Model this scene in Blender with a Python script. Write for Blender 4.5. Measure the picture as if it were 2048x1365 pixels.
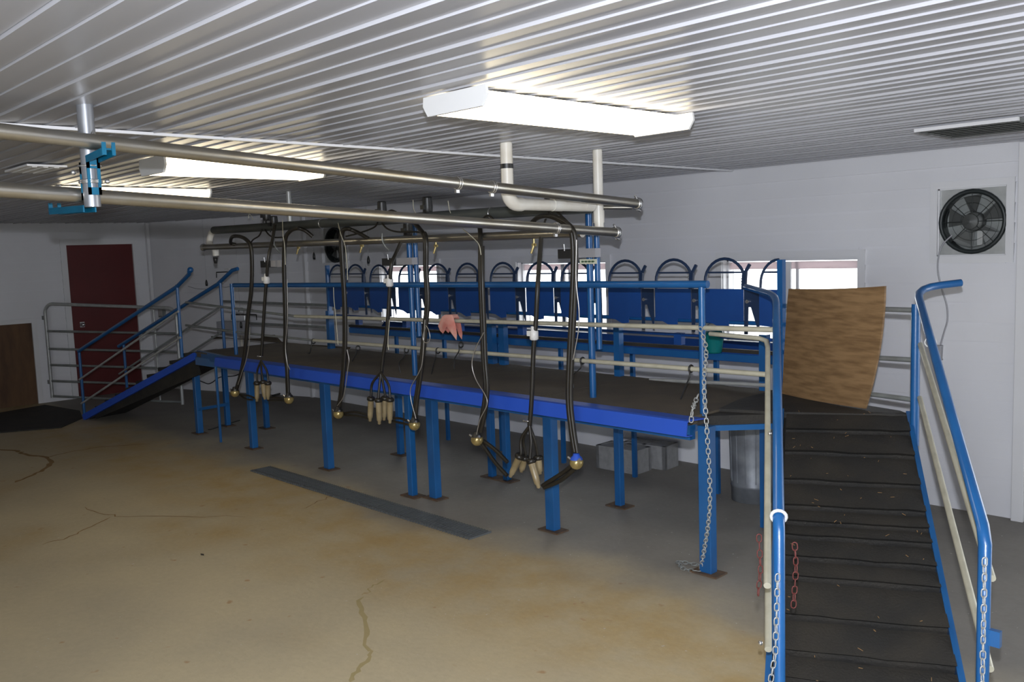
import bpy, bmesh, math, random
from mathutils import Vector, Matrix
random.seed(7)
for o in list(bpy.data.objects): bpy.data.objects.remove(o)
S = bpy.context.scene
COL = S.collection
# ------------------------------------------------------------------ camera
YAW, PITCH, ROLL, FPX, EYE = 0.80443739, 0.10218182, -0.03494753, 1800.0, 1.8
def cam_axes():
    cy, sy, cp, sp, cr, sr = math.cos(YAW), math.sin(YAW), math.cos(PITCH), math.sin(PITCH), math.cos(ROLL), math.sin(ROLL)
    f0 = Vector((-sy, cy, 0)); r0 = Vector((cy, sy, 0)); up = Vector((0, 0, 1))
    f = f0*cp - up*sp; u = up*cp + f0*sp
    return r0*cr + u*sr, u*cr - r0*sr, f
RT, UP, FW = cam_axes()
cd = bpy.data.cameras.new('camera'); cam = bpy.data.objects.new('camera', cd); COL.objects.link(cam)
m = Matrix((RT, UP, -FW)).transposed().to_4x4(); m.translation = (0, 0, EYE); cam.matrix_world = m
cd.sensor_width = 36; cd.lens = FPX/2048*36; cd.clip_start = 0.05; S.camera = cam
def at(px, py, x=None, y=None, z=None):
    "point of the place seen at a photo pixel, on a known plane of the room"
    d = RT*((px-1024)/FPX) - UP*((py-682.5)/FPX) + FW
    t = (z-EYE)/d.z if z is not None else (y/d.y if y is not None else x/d.x)
    return Vector((0, 0, EYE)) + d*t
# ------------------------------------------------------------------ view + light
S.view_settings.view_transform = 'Standard'; S.view_settings.look = 'None'
S.view_settings.gamma = 1; S.view_settings.use_curve_mapping = False; S.view_settings.exposure = 0.27
try:
    S.cycles.use_denoising = True; S.cycles.max_bounces = 6; S.cycles.transparent_max_bounces = 12
    S.cycles.sample_clamp_indirect = 4
except Exception: pass
LAMP_E, FLASH_E, SKY_E, FILL_E = 4.6, 480.0, 4.0, 55.0
w = bpy.data.worlds.new('sky'); S.world = w; w.use_nodes = True
bg = w.node_tree.nodes['Background']; bg.inputs[0].default_value = (0.92, 0.96, 1.0, 1); bg.inputs[1].default_value = SKY_E
fl = bpy.data.lights.new('camera_flash', 'SPOT'); fl.energy = FLASH_E; fl.shadow_soft_size = 0.02; fl.color = (0.86, 0.90, 1.0)
fo = bpy.data.objects.new('camera_flash', fl); fo.location = Vector((0, 0, EYE)) + UP*0.15 - FW*0.02; COL.objects.link(fo); fl.spot_size = math.radians(140); fl.spot_blend = 1.0; fo.rotation_euler = cam.matrix_world.to_euler()
# fill lamp added unseen behind the camera to raise the ambient level
fa = bpy.data.lights.new('fill_light', 'AREA'); fa.shape = 'RECTANGLE'; fa.size = 2.4; fa.size_y = 1.6; fa.energy = FILL_E; fa.color = (0.9, 0.95, 1.0)
fb = bpy.data.objects.new('fill_light', fa); fb.location = (0.6, -2.8, 1.3); fb.rotation_euler = (math.radians(90), 0, math.radians(14)); COL.objects.link(fb)
# ------------------------------------------------------------------ materials
def principled(name, col, rough=0.5, metal=0.0, noise=0.0, nscale=8.0, col2=None, bump=0.0, bscale=60.0, emit=None, estr=0.0, spec=None, stretch=None, rough2=None, coat=0.0):
    mt = bpy.data.materials.new(name); mt.use_nodes = True
    nt = mt.node_tree; b = nt.nodes['Principled BSDF']
    b.inputs['Base Color'].default_value = (*col, 1); b.inputs['Roughness'].default_value = rough; b.inputs['Metallic'].default_value = metal
    if spec is not None: b.inputs['Specular IOR Level'].default_value = spec
    if coat: b.inputs['Coat Weight'].default_value = coat
    tc = nt.nodes.new('ShaderNodeTexCoord'); src = tc.outputs['Object']
    if stretch:
        mp = nt.nodes.new('ShaderNodeMapping'); mp.inputs['Scale'].default_value = stretch
        nt.links.new(src, mp.inputs[0]); src = mp.outputs[0]
    if col2 is not None:
        n = nt.nodes.new('ShaderNodeTexNoise'); n.inputs['Scale'].default_value = nscale; n.inputs['Detail'].default_value = 5
        nt.links.new(src, n.inputs['Vector'])
        r = nt.nodes.new('ShaderNodeValToRGB'); r.color_ramp.elements[0].position = 0.38; r.color_ramp.elements[1].position = 0.66
        r.color_ramp.elements[0].color = (*col, 1); r.color_ramp.elements[1].color = (*col2, 1)
        nt.links.new(n.outputs[0], r.inputs[0]); nt.links.new(r.outputs[0], b.inputs['Base Color'])
        if rough2 is not None:
            mr = nt.nodes.new('ShaderNodeMapRange'); mr.inputs['To Min'].default_value = rough; mr.inputs['To Max'].default_value = rough2
            nt.links.new(n.outputs[0], mr.inputs[0]); nt.links.new(mr.outputs[0], b.inputs['Roughness'])
    if bump:
        n2 = nt.nodes.new('ShaderNodeTexNoise'); n2.inputs['Scale'].default_value = bscale; n2.inputs['Detail'].default_value = 3
        nt.links.new(src, n2.inputs['Vector'])
        bp = nt.nodes.new('ShaderNodeBump'); bp.inputs['Strength'].default_value = bump; bp.inputs['Distance'].default_value = 0.004
        nt.links.new(n2.outputs[0], bp.inputs['Height']); nt.links.new(bp.outputs[0], b.inputs['Normal'])
    if emit: b.inputs['Emission Color'].default_value = (*emit, 1); b.inputs['Emission Strength'].default_value = estr
    return mt
P = principled
M = dict(
 vinyl=P('white_vinyl_siding', (.72,.72,.74), .45, col2=(.68,.68,.70), nscale=1.3, bump=.15, bscale=140),
 backer=P('wall_backing', (.32,.32,.33), .8),
 trim=P('white_trim', (.70,.70,.71), .4, col2=(.66,.66,.67), nscale=2),
 ceil=P('glossy_white_vinyl', (.37,.37,.39), .34, col2=(.345,.345,.36), nscale=.7, spec=.6),
 blue=P('blue_enamel', (.009,.082,.24), .32, col2=(.012,.105,.30), nscale=3, coat=.3, bump=.1, bscale=90),
 bluelip=P('bright_blue_enamel', (.020,.080,.46), .5, col2=(.018,.08,.50), nscale=2),
 navy=P('shaded_navy_enamel', (.010,.025,.065), .4, col2=(.013,.032,.08), nscale=6),  # darker than the panels: shade on the set-back plates put into the colour
 bluepanel=P('dark_blue_enamel', (.008,.05,.21), .38, col2=(.01,.065,.26), nscale=3),
 aqua=P('turquoise_enamel', (.0,.085,.16), .4, col2=(.0,.11,.20), nscale=20),
 galv=P('galvanised_steel', (.46,.47,.46), .4, .35, col2=(.38,.39,.38), nscale=14),
 postgrey=P('satin_grey_steel', (.30,.31,.33), .35, .6, col2=(.26,.27,.29), nscale=9),
 galvd=P('dull_galvanised_steel', (.28,.30,.29), .5, .35, col2=(.22,.23,.22), nscale=10),
 cream=P('cream_painted_tube', (.50,.48,.38), .45, .2, col2=(.42,.40,.31), nscale=12),
 stain=P('stainless_pipe', (.46,.445,.41), .24, .95, col2=(.38,.35,.29), nscale=5, stretch=(1,1,1), rough2=.4),
 steel=P('bright_steel', (.62,.62,.62), .25, .9),
 brass=P('brass_and_glass', (.42,.33,.14), .25, .55, col2=(.30,.22,.08), nscale=30),
 cup=P('amber_plastic', (.30,.24,.14), .3, col2=(.22,.17,.09), nscale=15, coat=.3),
 rubber=P('black_rubber_hose', (.014,.012,.009), .42, col2=(.020,.017,.012), nscale=12),
 black=P('black_plastic', (.018,.018,.018), .4),
 vac=P('dark_grey_pipe', (.055,.062,.058), .45, col2=(.075,.08,.072), nscale=6),
 pvc=P('white_pvc', (.70,.68,.62), .35, col2=(.62,.58,.50), nscale=6),
 mat=P('brown_rubber_mat', (.085,.070,.050), .85, col2=(.11,.088,.060), nscale=4, bump=1.0, bscale=120),
 matd=P('black_rubber_mat', (.016,.015,.013), .75, col2=(.028,.024,.018), nscale=5, bump=.8, bscale=90),
 ply=P('plywood', (.25,.15,.068), .62, col2=(.15,.085,.035), nscale=7, stretch=(1,.6,7), bump=.2, bscale=50),
 plyd=P('dark_plywood', (.12,.06,.022), .65, col2=(.07,.032,.012), nscale=3, stretch=(3,3,.7)),
 red=P('dark_red_door_paint', (.105,.008,.008), .45, col2=(.085,.006,.006), nscale=2),
 rust=P('rusty_plate', (.07,.05,.035), .8, col2=(.12,.065,.03), nscale=25),
 block=P('grey_concrete_block', (.27,.27,.27), .9, col2=(.22,.22,.22), nscale=20, bump=.8, bscale=80),
 can=P('galvanised_can', (.26,.28,.30), .45, .35, col2=(.17,.18,.2), nscale=8),
 grate=P('grey_grate', (.11,.12,.125), .6, .2),
 teal=P('teal_plastic', (.0,.14,.14), .45),
 cloth=P('pink_cloth', (.62,.22,.18), .85, col2=(.72,.40,.33), nscale=14, bump=.4, bscale=160),
 white=P('white_plastic', (.62,.62,.61), .4),
 greybox=P('grey_box', (.34,.34,.36), .45, .1),
 card=P('printed_card', (.55,.57,.45), .6),
 ink=P('dark_ink', (.05,.10,.05), .6),
 redchain=P('rusty_red_chain', (.13,.03,.025), .6, .2),
 straw=P('straw', (.26,.15,.06), .8),
 crackd=P('crack_stain', (.23,.135,.05), .85, col2=(.30,.19,.08), nscale=14),
 crackl=P('crack_filler', (.34,.28,.13), .8, col2=(.38,.30,.15), nscale=9),
 wire=P('bare_wire', (.5,.48,.45), .35, .8),
 fan=P('fan_grey', (.10,.105,.10), .5, .3),
 fand=P('fan_black', (.015,.02,.02), .45),
 ground=P('outside_gravel', (.5,.5,.48), .9, col2=(.42,.42,.40), nscale=2),
 shade=P('window_head_shade', (.85,.80,.80), .6),
)
def floor_material():
    mt = bpy.data.materials.new('stained_concrete'); mt.use_nodes = True; nt = mt.node_tree; N = nt.nodes.new; lk = nt.links.new
    b = nt.nodes['Principled BSDF']; tc = N('ShaderNodeTexCoord'); src = tc.outputs['Object']
    def noise(sc, det=5, rough=.55):
        n = N('ShaderNodeTexNoise'); n.inputs['Scale'].default_value = sc; n.inputs['Detail'].default_value = det; n.inputs['Roughness'].default_value = rough
        lk(src, n.inputs['Vector']); return n.outputs[0]
    def ramp(v, a, ca, bb, cb):
        r = N('ShaderNodeValToRGB'); e = r.color_ramp.elements; e[0].position = a; e[1].position = bb; e[0].color = (*ca, 1); e[1].color = (*cb, 1); lk(v, r.inputs[0]); return r.outputs[0]
    def mix(f, a, c, t='MIX'):
        mx = N('ShaderNodeMix'); mx.data_type = 'RGBA'; mx.blend_type = t
        lk(f, mx.inputs['Factor']) if not isinstance(f, float) else setattr(mx.inputs['Factor'], 'default_value', f)
        for s, v in ((mx.inputs[6], a), (mx.inputs[7], c)):
            if isinstance(v, tuple): s.default_value = (*v, 1)
            else: lk(v, s)
        return mx.outputs[2]
    def math_(op, a, c):
        n = N('ShaderNodeMath'); n.operation = op; n.use_clamp = True
        for s, v in ((n.inputs[0], a), (n.inputs[1], c)):
            if isinstance(v, (int, float)): s.default_value = v
            else: lk(v, s)
        return n.outputs[0]
    def maprange(v, a, c, ta=0., tb=1.):
        n = N('ShaderNodeMapRange'); n.inputs['From Min'].default_value = a; n.inputs['From Max'].default_value = c; n.inputs['To Min'].default_value = ta; n.inputs['To Max'].default_value = tb
        n.interpolation_type = 'SMOOTHSTEP'; lk(v, n.inputs[0]); return n.outputs[0]
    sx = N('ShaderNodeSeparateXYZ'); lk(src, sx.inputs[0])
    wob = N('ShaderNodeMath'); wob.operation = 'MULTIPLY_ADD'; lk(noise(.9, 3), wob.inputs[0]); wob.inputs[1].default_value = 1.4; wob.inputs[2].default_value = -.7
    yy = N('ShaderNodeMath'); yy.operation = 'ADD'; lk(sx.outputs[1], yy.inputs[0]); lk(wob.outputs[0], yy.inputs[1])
    under_light = maprange(yy.outputs[0], 3.35, 4.05)                      # greyer light under the platform painted into the slab; less stain there too
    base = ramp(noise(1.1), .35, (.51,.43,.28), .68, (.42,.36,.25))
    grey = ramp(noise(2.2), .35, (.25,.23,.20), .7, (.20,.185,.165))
    # iodine-yellow wash-down stain in front of the drain and towards the lower right
    band = math_('MULTIPLY', maprange(yy.outputs[0], 2.35, 3.1), math_('SUBTRACT', 1.0, maprange(yy.outputs[0], 3.45, 3.8)))
    st = math_('MULTIPLY', math_('MAXIMUM', band, maprange(noise(.55, 2), .52, .68)), ramp(noise(3.2, 6, .6), .25, (0,0,0), .75, (1,1,1)))
    c = mix(st, base, (.42,.29,.115))
    spots = ramp(noise(9, 2), .70, (0,0,0), .76, (1,1,1)); c = mix(spots, c, (.38,.25,.13))
    c = mix(under_light, c, grey)
    sp = ramp(noise(38, 2), .24, (1,1,1), .28, (0,0,0)); c = mix(sp, c, (.55,.52,.46))
    c = mix(.5, c, ramp(noise(25, 6, .7), .3, (.86,.86,.86), .7, (1.1,1.1,1.1)), 'MULTIPLY')
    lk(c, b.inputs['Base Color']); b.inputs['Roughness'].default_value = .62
    bp = N('ShaderNodeBump'); bp.inputs['Strength'].default_value = .25; bp.inputs['Distance'].default_value = .006; lk(noise(30, 6), bp.inputs['Height']); lk(bp.outputs[0], b.inputs['Normal'])
    return mt
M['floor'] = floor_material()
def glass_material():
    mt = bpy.data.materials.new('window_glass'); mt.use_nodes = True; nt = mt.node_tree; nt.nodes.clear()
    o = nt.nodes.new('ShaderNodeOutputMaterial'); t = nt.nodes.new('ShaderNodeBsdfTransparent'); g = nt.nodes.new('ShaderNodeBsdfGlossy'); mx = nt.nodes.new('ShaderNodeMixShader')
    g.inputs['Roughness'].default_value = .02; mx.inputs[0].default_value = .06
    nt.links.new(t.outputs[0], mx.inputs[1]); nt.links.new(g.outputs[0], mx.inputs[2]); nt.links.new(mx.outputs[0], o.inputs[0]); return mt
M['glass'] = glass_material()
def shade_material():
    mt = bpy.data.materials.new('translucent_shade'); mt.use_nodes = True; nt = mt.node_tree; nt.nodes.clear()
    o = nt.nodes.new('ShaderNodeOutputMaterial'); t = nt.nodes.new('ShaderNodeBsdfTranslucent'); d = nt.nodes.new('ShaderNodeBsdfDiffuse'); mx = nt.nodes.new('ShaderNodeMixShader')
    t.inputs[0].default_value = (.72,.62,.63,1); d.inputs[0].default_value = (.7,.68,.68,1); mx.inputs[0].default_value = .35
    nt.links.new(t.outputs[0], mx.inputs[1]); nt.links.new(d.outputs[0], mx.inputs[2]); nt.links.new(mx.outputs[0], o.inputs[0]); return mt
M['shade'] = shade_material()
def lens_material():
    mt = bpy.data.materials.new('lit_acrylic_lens'); mt.use_nodes = True; nt = mt.node_tree; b = nt.nodes['Principled BSDF']
    b.inputs['Base Color'].default_value = (.8,.8,.75,1); b.inputs['Roughness'].default_value = .3
    b.inputs['Emission Color'].default_value = (1.0, .86, .60, 1); b.inputs['Emission Strength'].default_value = LAMP_E; return mt
M['lens'] = lens_material()
# ------------------------------------------------------------------ mesh helpers
V = Vector
class MB:
    "collects shapes in world coordinates; build() links them as ONE object"
    def __init__(s): s.v = []; s.f = []; s.sm = []
    def add(s, vs, fs, smooth=False):
        k = len(s.v); s.v += [V(v) for v in vs]; s.f += [tuple(i+k for i in f) for f in fs]; s.sm += [smooth]*len(fs); return s
    def box(s, c, size, rz=0, rot=None):
        hx, hy, hz = size[0]/2, size[1]/2, size[2]/2; R = rot if rot is not None else Matrix.Rotation(rz, 3, 'Z')
        vs = [V(c)+R@V((x*hx, y*hy, z*hz)) for x in (-1,1) for y in (-1,1) for z in (-1,1)]
        return s.add(vs, [(0,1,3,2),(4,6,7,5),(0,4,5,1),(2,3,7,6),(0,2,6,4),(1,5,7,3)])
    def bb(s, lo, hi):
        lo, hi = V(lo), V(hi); return s.box((lo+hi)/2, hi-lo)
    def beam(s, a, b, wd, h, up=(0,0,1)):
        a, b = V(a), V(b); d = (b-a); L = d.length; x = d/L; z = V(up); z = (z-x*z.dot(x)).normalized(); y = z.cross(x)
        return s.box((a+b)/2, (L, wd, h), rot=Matrix((x, y, z)).transposed())
    def tube(s, pts, r, n=10, cap=True, taper=None):
        pts = [V(p) for p in pts]; N = len(pts)
        t0 = (pts[1]-pts[0]).normalized(); u = t0.orthogonal().normalized(); rings = []
        for i, p in enumerate(pts):
            a = pts[max(i-1, 0)]; b = pts[min(i+1, N-1)]; t = (b-a).normalized()
            u = (u - t*u.dot(t)); u = u.normalized() if u.length > 1e-6 else t.orthogonal().normalized()
            w_ = t.cross(u); rr = taper[i] if taper else r
            if 0 < i < N-1:
                ca = (p-pts[i-1]).normalized().dot((pts[i+1]-p).normalized()); rr = rr/max(.6, math.sqrt(max(.05, (1+ca)/2)))
            rings.append([p + (u*math.cos(2*math.pi*k/n) + w_*math.sin(2*math.pi*k/n))*rr for k in range(n)])
        vs = [v for R in rings for v in R]; fs = []
        for i in range(N-1):
            for k in range(n):
                fs.append((i*n+k, i*n+(k+1)%n, (i+1)*n+(k+1)%n, (i+1)*n+k))
        s.add(vs, fs, True)
        if cap:
            s.add(rings[0], [tuple(reversed(range(n)))]); s.add(rings[-1], [tuple(range(n))])
        return s
    def lathe(s, o, axis, prof, n=16, smooth=True):
        "prof: list of (radius, distance along axis)"
        ax = V(axis).normalized(); u = ax.orthogonal().normalized(); w_ = ax.cross(u); vs = []
        for r, h in prof:
            for k in range(n): vs.append(V(o)+ax*h+(u*math.cos(2*math.pi*k/n)+w_*math.sin(2*math.pi*k/n))*max(r, 1e-4))
        fs = [(i*n+k, i*n+(k+1)%n, (i+1)*n+(k+1)%n, (i+1)*n+k) for i in range(len(prof)-1) for k in range(n)]
        return s.add(vs, fs, smooth)
    def ball(s, c, r, n=14, sq=1.0):
        return s.lathe(V(c)-V((0,0,r*sq)), (0,0,1), [(r*math.sin(math.pi*i/9), r*sq*(1-math.cos(math.pi*i/9))) for i in range(10)], n)
    def torus(s, c, axis, R, r, n=24, k=6):
        ax = V(axis).normalized(); u = ax.orthogonal().normalized(); w_ = ax.cross(u); vs = []; fs = []
        for i in range(n):
            a = 2*math.pi*i/n; d = u*math.cos(a)+w_*math.sin(a)
            for j in range(k):
                b = 2*math.pi*j/k; vs.append(V(c)+d*(R+r*math.cos(b))+ax*r*math.sin(b))
        for i in range(n):
            for j in range(k): fs.append((i*k+j, ((i+1)%n)*k+j, ((i+1)%n)*k+(j+1)%k, i*k+(j+1)%k))
        return s.add(vs, fs, True)
    def prism(s, poly, h):
        "poly: list of 3D points (planar), extruded by vector h"
        n = len(poly); vs = [V(p) for p in poly] + [V(p)+V(h) for p in poly]
        return s.add(vs, [tuple(reversed(range(n))), tuple(range(n, 2*n))] + [(i, (i+1)%n, n+(i+1)%n, n+i) for i in range(n)])
    def build(s, name, mat, parent=None, label=None, cat=None, group=None, kind=None, origin=None, bevel=0):
        if parent is not None: org = V(parent['_o'])
        elif origin is not None: org = V(origin)
        else:
            lo = V([min(v[i] for v in s.v) for i in range(3)]); hi = V([max(v[i] for v in s.v) for i in range(3)]); org = V(((lo.x+hi.x)/2, (lo.y+hi.y)/2, lo.z))
        me = bpy.data.meshes.new(name); me.from_pydata([v-org for v in s.v], [], s.f); me.polygons.foreach_set('use_smooth', s.sm)
        bm = bmesh.new(); bm.from_mesh(me); bmesh.ops.recalc_face_normals(bm, faces=bm.faces); bm.to_mesh(me); bm.free()
        me.materials.append(mat if not isinstance(mat, str) else M[mat]); o = bpy.data.objects.new(name, me); COL.objects.link(o)
        if parent is not None: o.parent = parent; o['_o'] = parent['_o']
        else: o.location = org; o['_o'] = tuple(org)
        if bevel:
            md = o.modifiers.new('edge', 'BEVEL'); md.width = bevel; md.segments = 2; md.limit_method = 'ANGLE'
        return tag(o, label, cat, group, kind)
def tag(o, label=None, cat=None, group=None, kind=None):
    for k, v in (('label', label), ('category', cat), ('group', group), ('kind', kind)):
        if v: o[k] = v
    return o
def thing(name, loc, label, cat, group=None):
    o = bpy.data.objects.new(name, None); COL.objects.link(o); o.location = loc; o['_o'] = tuple(loc); o.empty_display_size = .1
    return tag(o, label, cat, group)
def curve(pts, n=6):
    "Catmull-Rom through points"
    pts = [V(p) for p in pts]; P_ = [pts[0]*2-pts[1]] + pts + [pts[-1]*2-pts[-2]]; out = []
    for i in range(1, len(P_)-2):
        a, b, c, d = P_[i-1:i+3]
        for k in range(n):
            t = k/n; out.append(.5*((2*b)+(c-a)*t+(2*a-5*b+4*c-d)*t*t+(3*b-a-3*c+d)*t**3))
    return out + [pts[-1]]
def arc(c, a, b, r, t0, t1, n=8):
    "points c + r(cos t a + sin t b)"
    return [V(c)+(V(a)*math.cos(t0+(t1-t0)*i/n)+V(b)*math.sin(t0+(t1-t0)*i/n))*r for i in range(n+1)]
def pxs(lst, **k): return [at(p[0], p[1], **k) for p in lst]
# ------------------------------------------------------------------ room
C, W, XL, XR = 2.345, 6.079, -12.72, -1.84
DX, DY = (-12.45, 4.70), (-9.98, W)                                 # the slanting wall behind the left ramp
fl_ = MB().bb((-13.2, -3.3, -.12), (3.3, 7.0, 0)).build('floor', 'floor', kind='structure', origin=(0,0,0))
gm = MB()
def strip(pts, wd, name, mat, par, z=.0012):
    b = MB(); pts = [V((p[0], p[1], 0)) for p in pts]; L = []; R = []
    for i, p in enumerate(pts):
        d = (pts[min(i+1, len(pts)-1)]-pts[max(i-1, 0)]).normalized(); nn = V((-d.y, d.x, 0)); ww = wd*(.5+.5*random.random())*(0.25 if i in (0, len(pts)-1) else 1)
        L.append(p+nn*ww/2+V((0,0,z))); R.append(p-nn*ww/2+V((0,0,z)))
    n = len(L); b.add(L+R, [(i, i+1, n+i+1, n+i) for i in range(n-1)]); return b.build(name, mat, par)
def jag(px, n=4, amp=.02):
    pts = [at(a, b, z=0) for a, b in px]; out = []
    for i in range(len(pts)-1):
        for k in range(n):
            p = pts[i].lerp(pts[i+1], k/n); out.append((p.x+random.uniform(-amp, amp), p.y+random.uniform(-amp, amp)))
    out.append((pts[-1].x, pts[-1].y)); return out
strip(jag([(0,899),(38,903),(45,909),(85,913),(108,925),(88,940),(55,955),(30,966)]), .05, 'floor_crack', 'crackd', fl_)
strip(jag([(92,916),(135,905),(200,895),(300,888)]), .022, 'floor_crack', 'crackd', fl_)
strip(jag([(170,1016),(215,1030),(240,1034),(330,1033),(490,1035)]), .012, 'floor_crack', 'crackd', fl_)
strip(jag([(215,1035),(175,1060),(120,1080),(85,1090)]), .014, 'floor_crack', 'crackd', fl_)
strip(jag([(600,1020),(640,1003),(665,990)]), .010, 'floor_crack', 'crackd', fl_)
strip(jag([(720,1195),(728,1225),(730,1262),(742,1300),(738,1320),(708,1345),(700,1365)]), .028, 'floor_crack', 'crackl', fl_)
strip(jag([(720,1195),(745,1175),(770,1160)]), .012, 'floor_crack', 'crackl', fl_)

ce = MB().bb((-13.2, -3.3, C+.012), (3.3, 7.0, C+.1)).build('ceiling', 'ceil', kind='structure', origin=(0,0,C))
RP = .1045; NP = 9
def ceil_panel(x0, x1, y0):
    "lapped soffit: every third lap has a deeper riser"
    b = MB(); prof = []; hs = (.0095, .0062, .0048)
    for k in range(NP):
        y = y0+k*RP; prof += [(y, -hs[k % 3]), (y+RP-.003, 0), (y+RP-.003, .007), (y+RP-.0005, .007)]
    prof += [(y0+NP*RP, -hs[0])]
    n = len(prof); b.add([V((x0, y, C+z)) for y, z in prof]+[V((x1, y, C+z)) for y, z in prof], [(i, i+1, n+i+1, n+i) for i in range(n-1)])
    return b
J = -3.815
for x0, x1 in ((-13.1, J), (J, 3.2)):
    base = None
    for i in range(10):
        y0 = .672-4*NP*RP+i*NP*RP
        if base is None: base = ceil_panel(x0, x1, y0).build('ceiling_panel', 'ceil', ce); ybase = y0
        else:
            o = base.copy(); o.location = (0, y0-ybase, 0); COL.objects.link(o)
MB().bb((J-.013, -3.0, C-.018), (J+.013, 6.06, C-.006)).build('joint_strip', 'trim', ce)

def wall(name, p0, p1, nrm, openings=(), boards=True, top=C, u_skip=()):
    "p0->p1 along the floor, nrm into the room; openings (u0,u1,z0,z1)"
    p0 = V((*p0, 0)); p1 = V((*p1, 0)); d = (p1-p0); L = d.length; d = d/L; n = V((*nrm, 0)).normalized()
    us = sorted({0., L, *[o[0] for o in openings], *[o[1] for o in openings]}); b = MB(); T = .14
    def blk(u0, u1, z0, z1):
        a = p0+d*u0-n*.014; q = p0+d*u1-n*.014
        b.prism([a+V((0,0,z0)), q+V((0,0,z0)), q+V((0,0,z1)), a+V((0,0,z1))], -n*T)
    for i in range(len(us)-1):
        um = (us[i]+us[i+1])/2; zs = [(0, top)]
        for o in openings:
            if o[0] < um < o[1]:
                new = []
                for a, c in zs:
                    if o[2] > a: new.append((a, min(c, o[2])))
                    if o[3] < c: new.append((max(a, o[3]), c))
                zs = new
        for a, c in zs: blk(us[i], us[i+1], a, c)
    w_ = b.build(name, 'backer', kind='structure')
    if boards:
        H = .1235; nz = int(math.ceil(top/H))
        for k in range(nz):
            z0, z1 = k*H, min((k+1)*H, top)
            cuts = sorted({0., L, *[u for o in openings if o[2] < z1-.004 and o[3] > z0+.004 for u in o[:2]]}); segs = []
            for i in range(len(cuts)-1):
                um = (cuts[i]+cuts[i+1])/2; a, c = z0, z1
                for o in openings:
                    if o[0] < um < o[1]:
                        if o[2] <= a and o[3] >= c: a = c
                        elif o[2] <= a < o[3]: a = o[3]
                        elif o[2] < c <= o[3]: c = o[2]
                if c-a > .004: segs.append((cuts[i], cuts[i+1], a, c))
            for u0, u1, a, c in segs:
                s = MB(); off = lambda z: .002+.017*(1-(z-z0)/H)
                q = [(a, -.013), (a, off(a)), (a+(c-a)*.86, off(a+(c-a)*.86)), (c, 0.0005), (c, -.013)]
                s.prism([p0+d*(u0+.001)+n*o_+V((0,0,z)) for z, o_ in q], d*(u1-u0-.002)).build('siding_board', 'vinyl', w_)
    return w_, p0, d, n
def X2u(x): return x-(-9.98)
WIN = [(-8.42, -7.40, 1.02, 1.672), (-6.20, -5.085, 1.02, 1.672), (-3.915, -2.823, 1.02, 1.662)]
FAN = [(-9.60, -9.09, 1.70, 2.135), (-2.294, -1.884, 1.655, 2.085)]
wb, *_ = wall('wall_back', (-9.98, W), (-.6, W), (0, -1), [(X2u(a), X2u(b), c, d) for a, b, c, d in WIN+FAN])
dy0, dy1 = 4.10, 4.97
wl, *_ = wall('wall_left', (XL, -3.1), (XL, 5.22), (1, 0), [(dy0+3.1, dy1+3.1, 0, 2.05), (2.6+3.1, 3.60+3.1, 0, 1.06)])
wd_, *_ = wall('wall_corner', (-12.72, 5.2), (-9.98, W), (.321, -1), [])
for nm, a, b in (('wall_right', (3.1, -3.1), (3.1, W)), ('wall_front', (-13, -3.0), (3.1, -3.0))):
    nn = (-1, 0) if nm == 'wall_right' else (0, 1)
    ops = [] if nm == 'wall_right' else [(12.4, 14.8, 0, 2.1)]
    wall(nm, a, b, nn, ops, boards=False)[0].data.materials[0] = M['vinyl']
def casing(x0, x1, z0, z1, par, wdt=.05, name='window_casing'):
    b = MB(); y = W-.008
    for lo, hi in (((x0-wdt, z1), (x1+wdt, z1+wdt)), ((x0-wdt, z0-wdt), (x1+wdt, z0)), ((x0-wdt, z0), (x0, z1)), ((x1, z0), (x1+wdt, z1))):
        b.bb((lo[0], y-.018, lo[1]), (hi[0], y+.02, hi[1]))
    for lo, hi in (((x0-.004, z0-.004), (x0+.008, z1)), ((x1-.008, z0), (x1+.004, z1)), ((x0, z1-.008), (x1, z1+.004)), ((x0, z0-.004), (x1, z0+.008))):
        b.bb((lo[0], y, lo[1]), (hi[0], y+.14, hi[1]))
    return b.build(name, 'trim', par)
for i, (x0, x1, z0, z1) in enumerate(WIN):
    fr = MB(); y = W+.07; t = .028
    for lo, hi in (((x0, z0), (x1, z0+t)), ((x0, z1-t), (x1, z1)), ((x0, z0), (x0+t, z1)), ((x1-t, z0), (x1, z1))):
        fr.bb((lo[0]+.006, y-.025, lo[1]+.006), (hi[0]-.006, y+.025, hi[1]-.006))
    wn = fr.build(f'window_{i+1}', 'trim', kind='structure')
    xm = (x0+x1)/2 - .02
    MB().bb((xm-.022, y-.02, z0+t), (xm+.022, y+.0, z1-t)).build('meeting_stile', 'trim', wn)
    MB().bb((xm+.05, y+.002, z0+t), (xm+.075, y+.02, z1-t)).build('sash_stile', 'trim', wn)
    MB().bb((x0+t, y-.006, z1-t-.055), (x1-t, y+.02, z1-t)).build('head_rail', 'shade', wn)
    for a, c in ((x0+t, xm), (xm+.02, x1-t)): MB().bb((a, y+.006, z0+t), (c, y+.010, z1-t)).build('pane', 'glass', wn)
    casing(x0, x1, z0, z1, wb)
MB().bb((-16, 6.6, -.3), (6, 30, -.1)).build('ground_outside', 'ground', kind='structure')
# corner trims
MB().bb((XR+.03, W-.07, 0), (XR+.10, W-.004, C-.014)).build('trim_1', 'trim', kind='structure', bevel=.004)
MB().bb((XR+.10, W-.03, 0), (-.6, W-.012, C-.014)).build('trim_2', 'trim', kind='structure')
q = at(302, 600, y=4.86); MB().bb((XL+.02, 5.155, 0), (XL+.08, 5.195, C-.014)).build('trim_3', 'trim', kind='structure')
MB().box((-9.99, W-.03, (C-.014)/2), (.05, .05, C-.014)).build('trim_4', 'trim', kind='structure')
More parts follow.
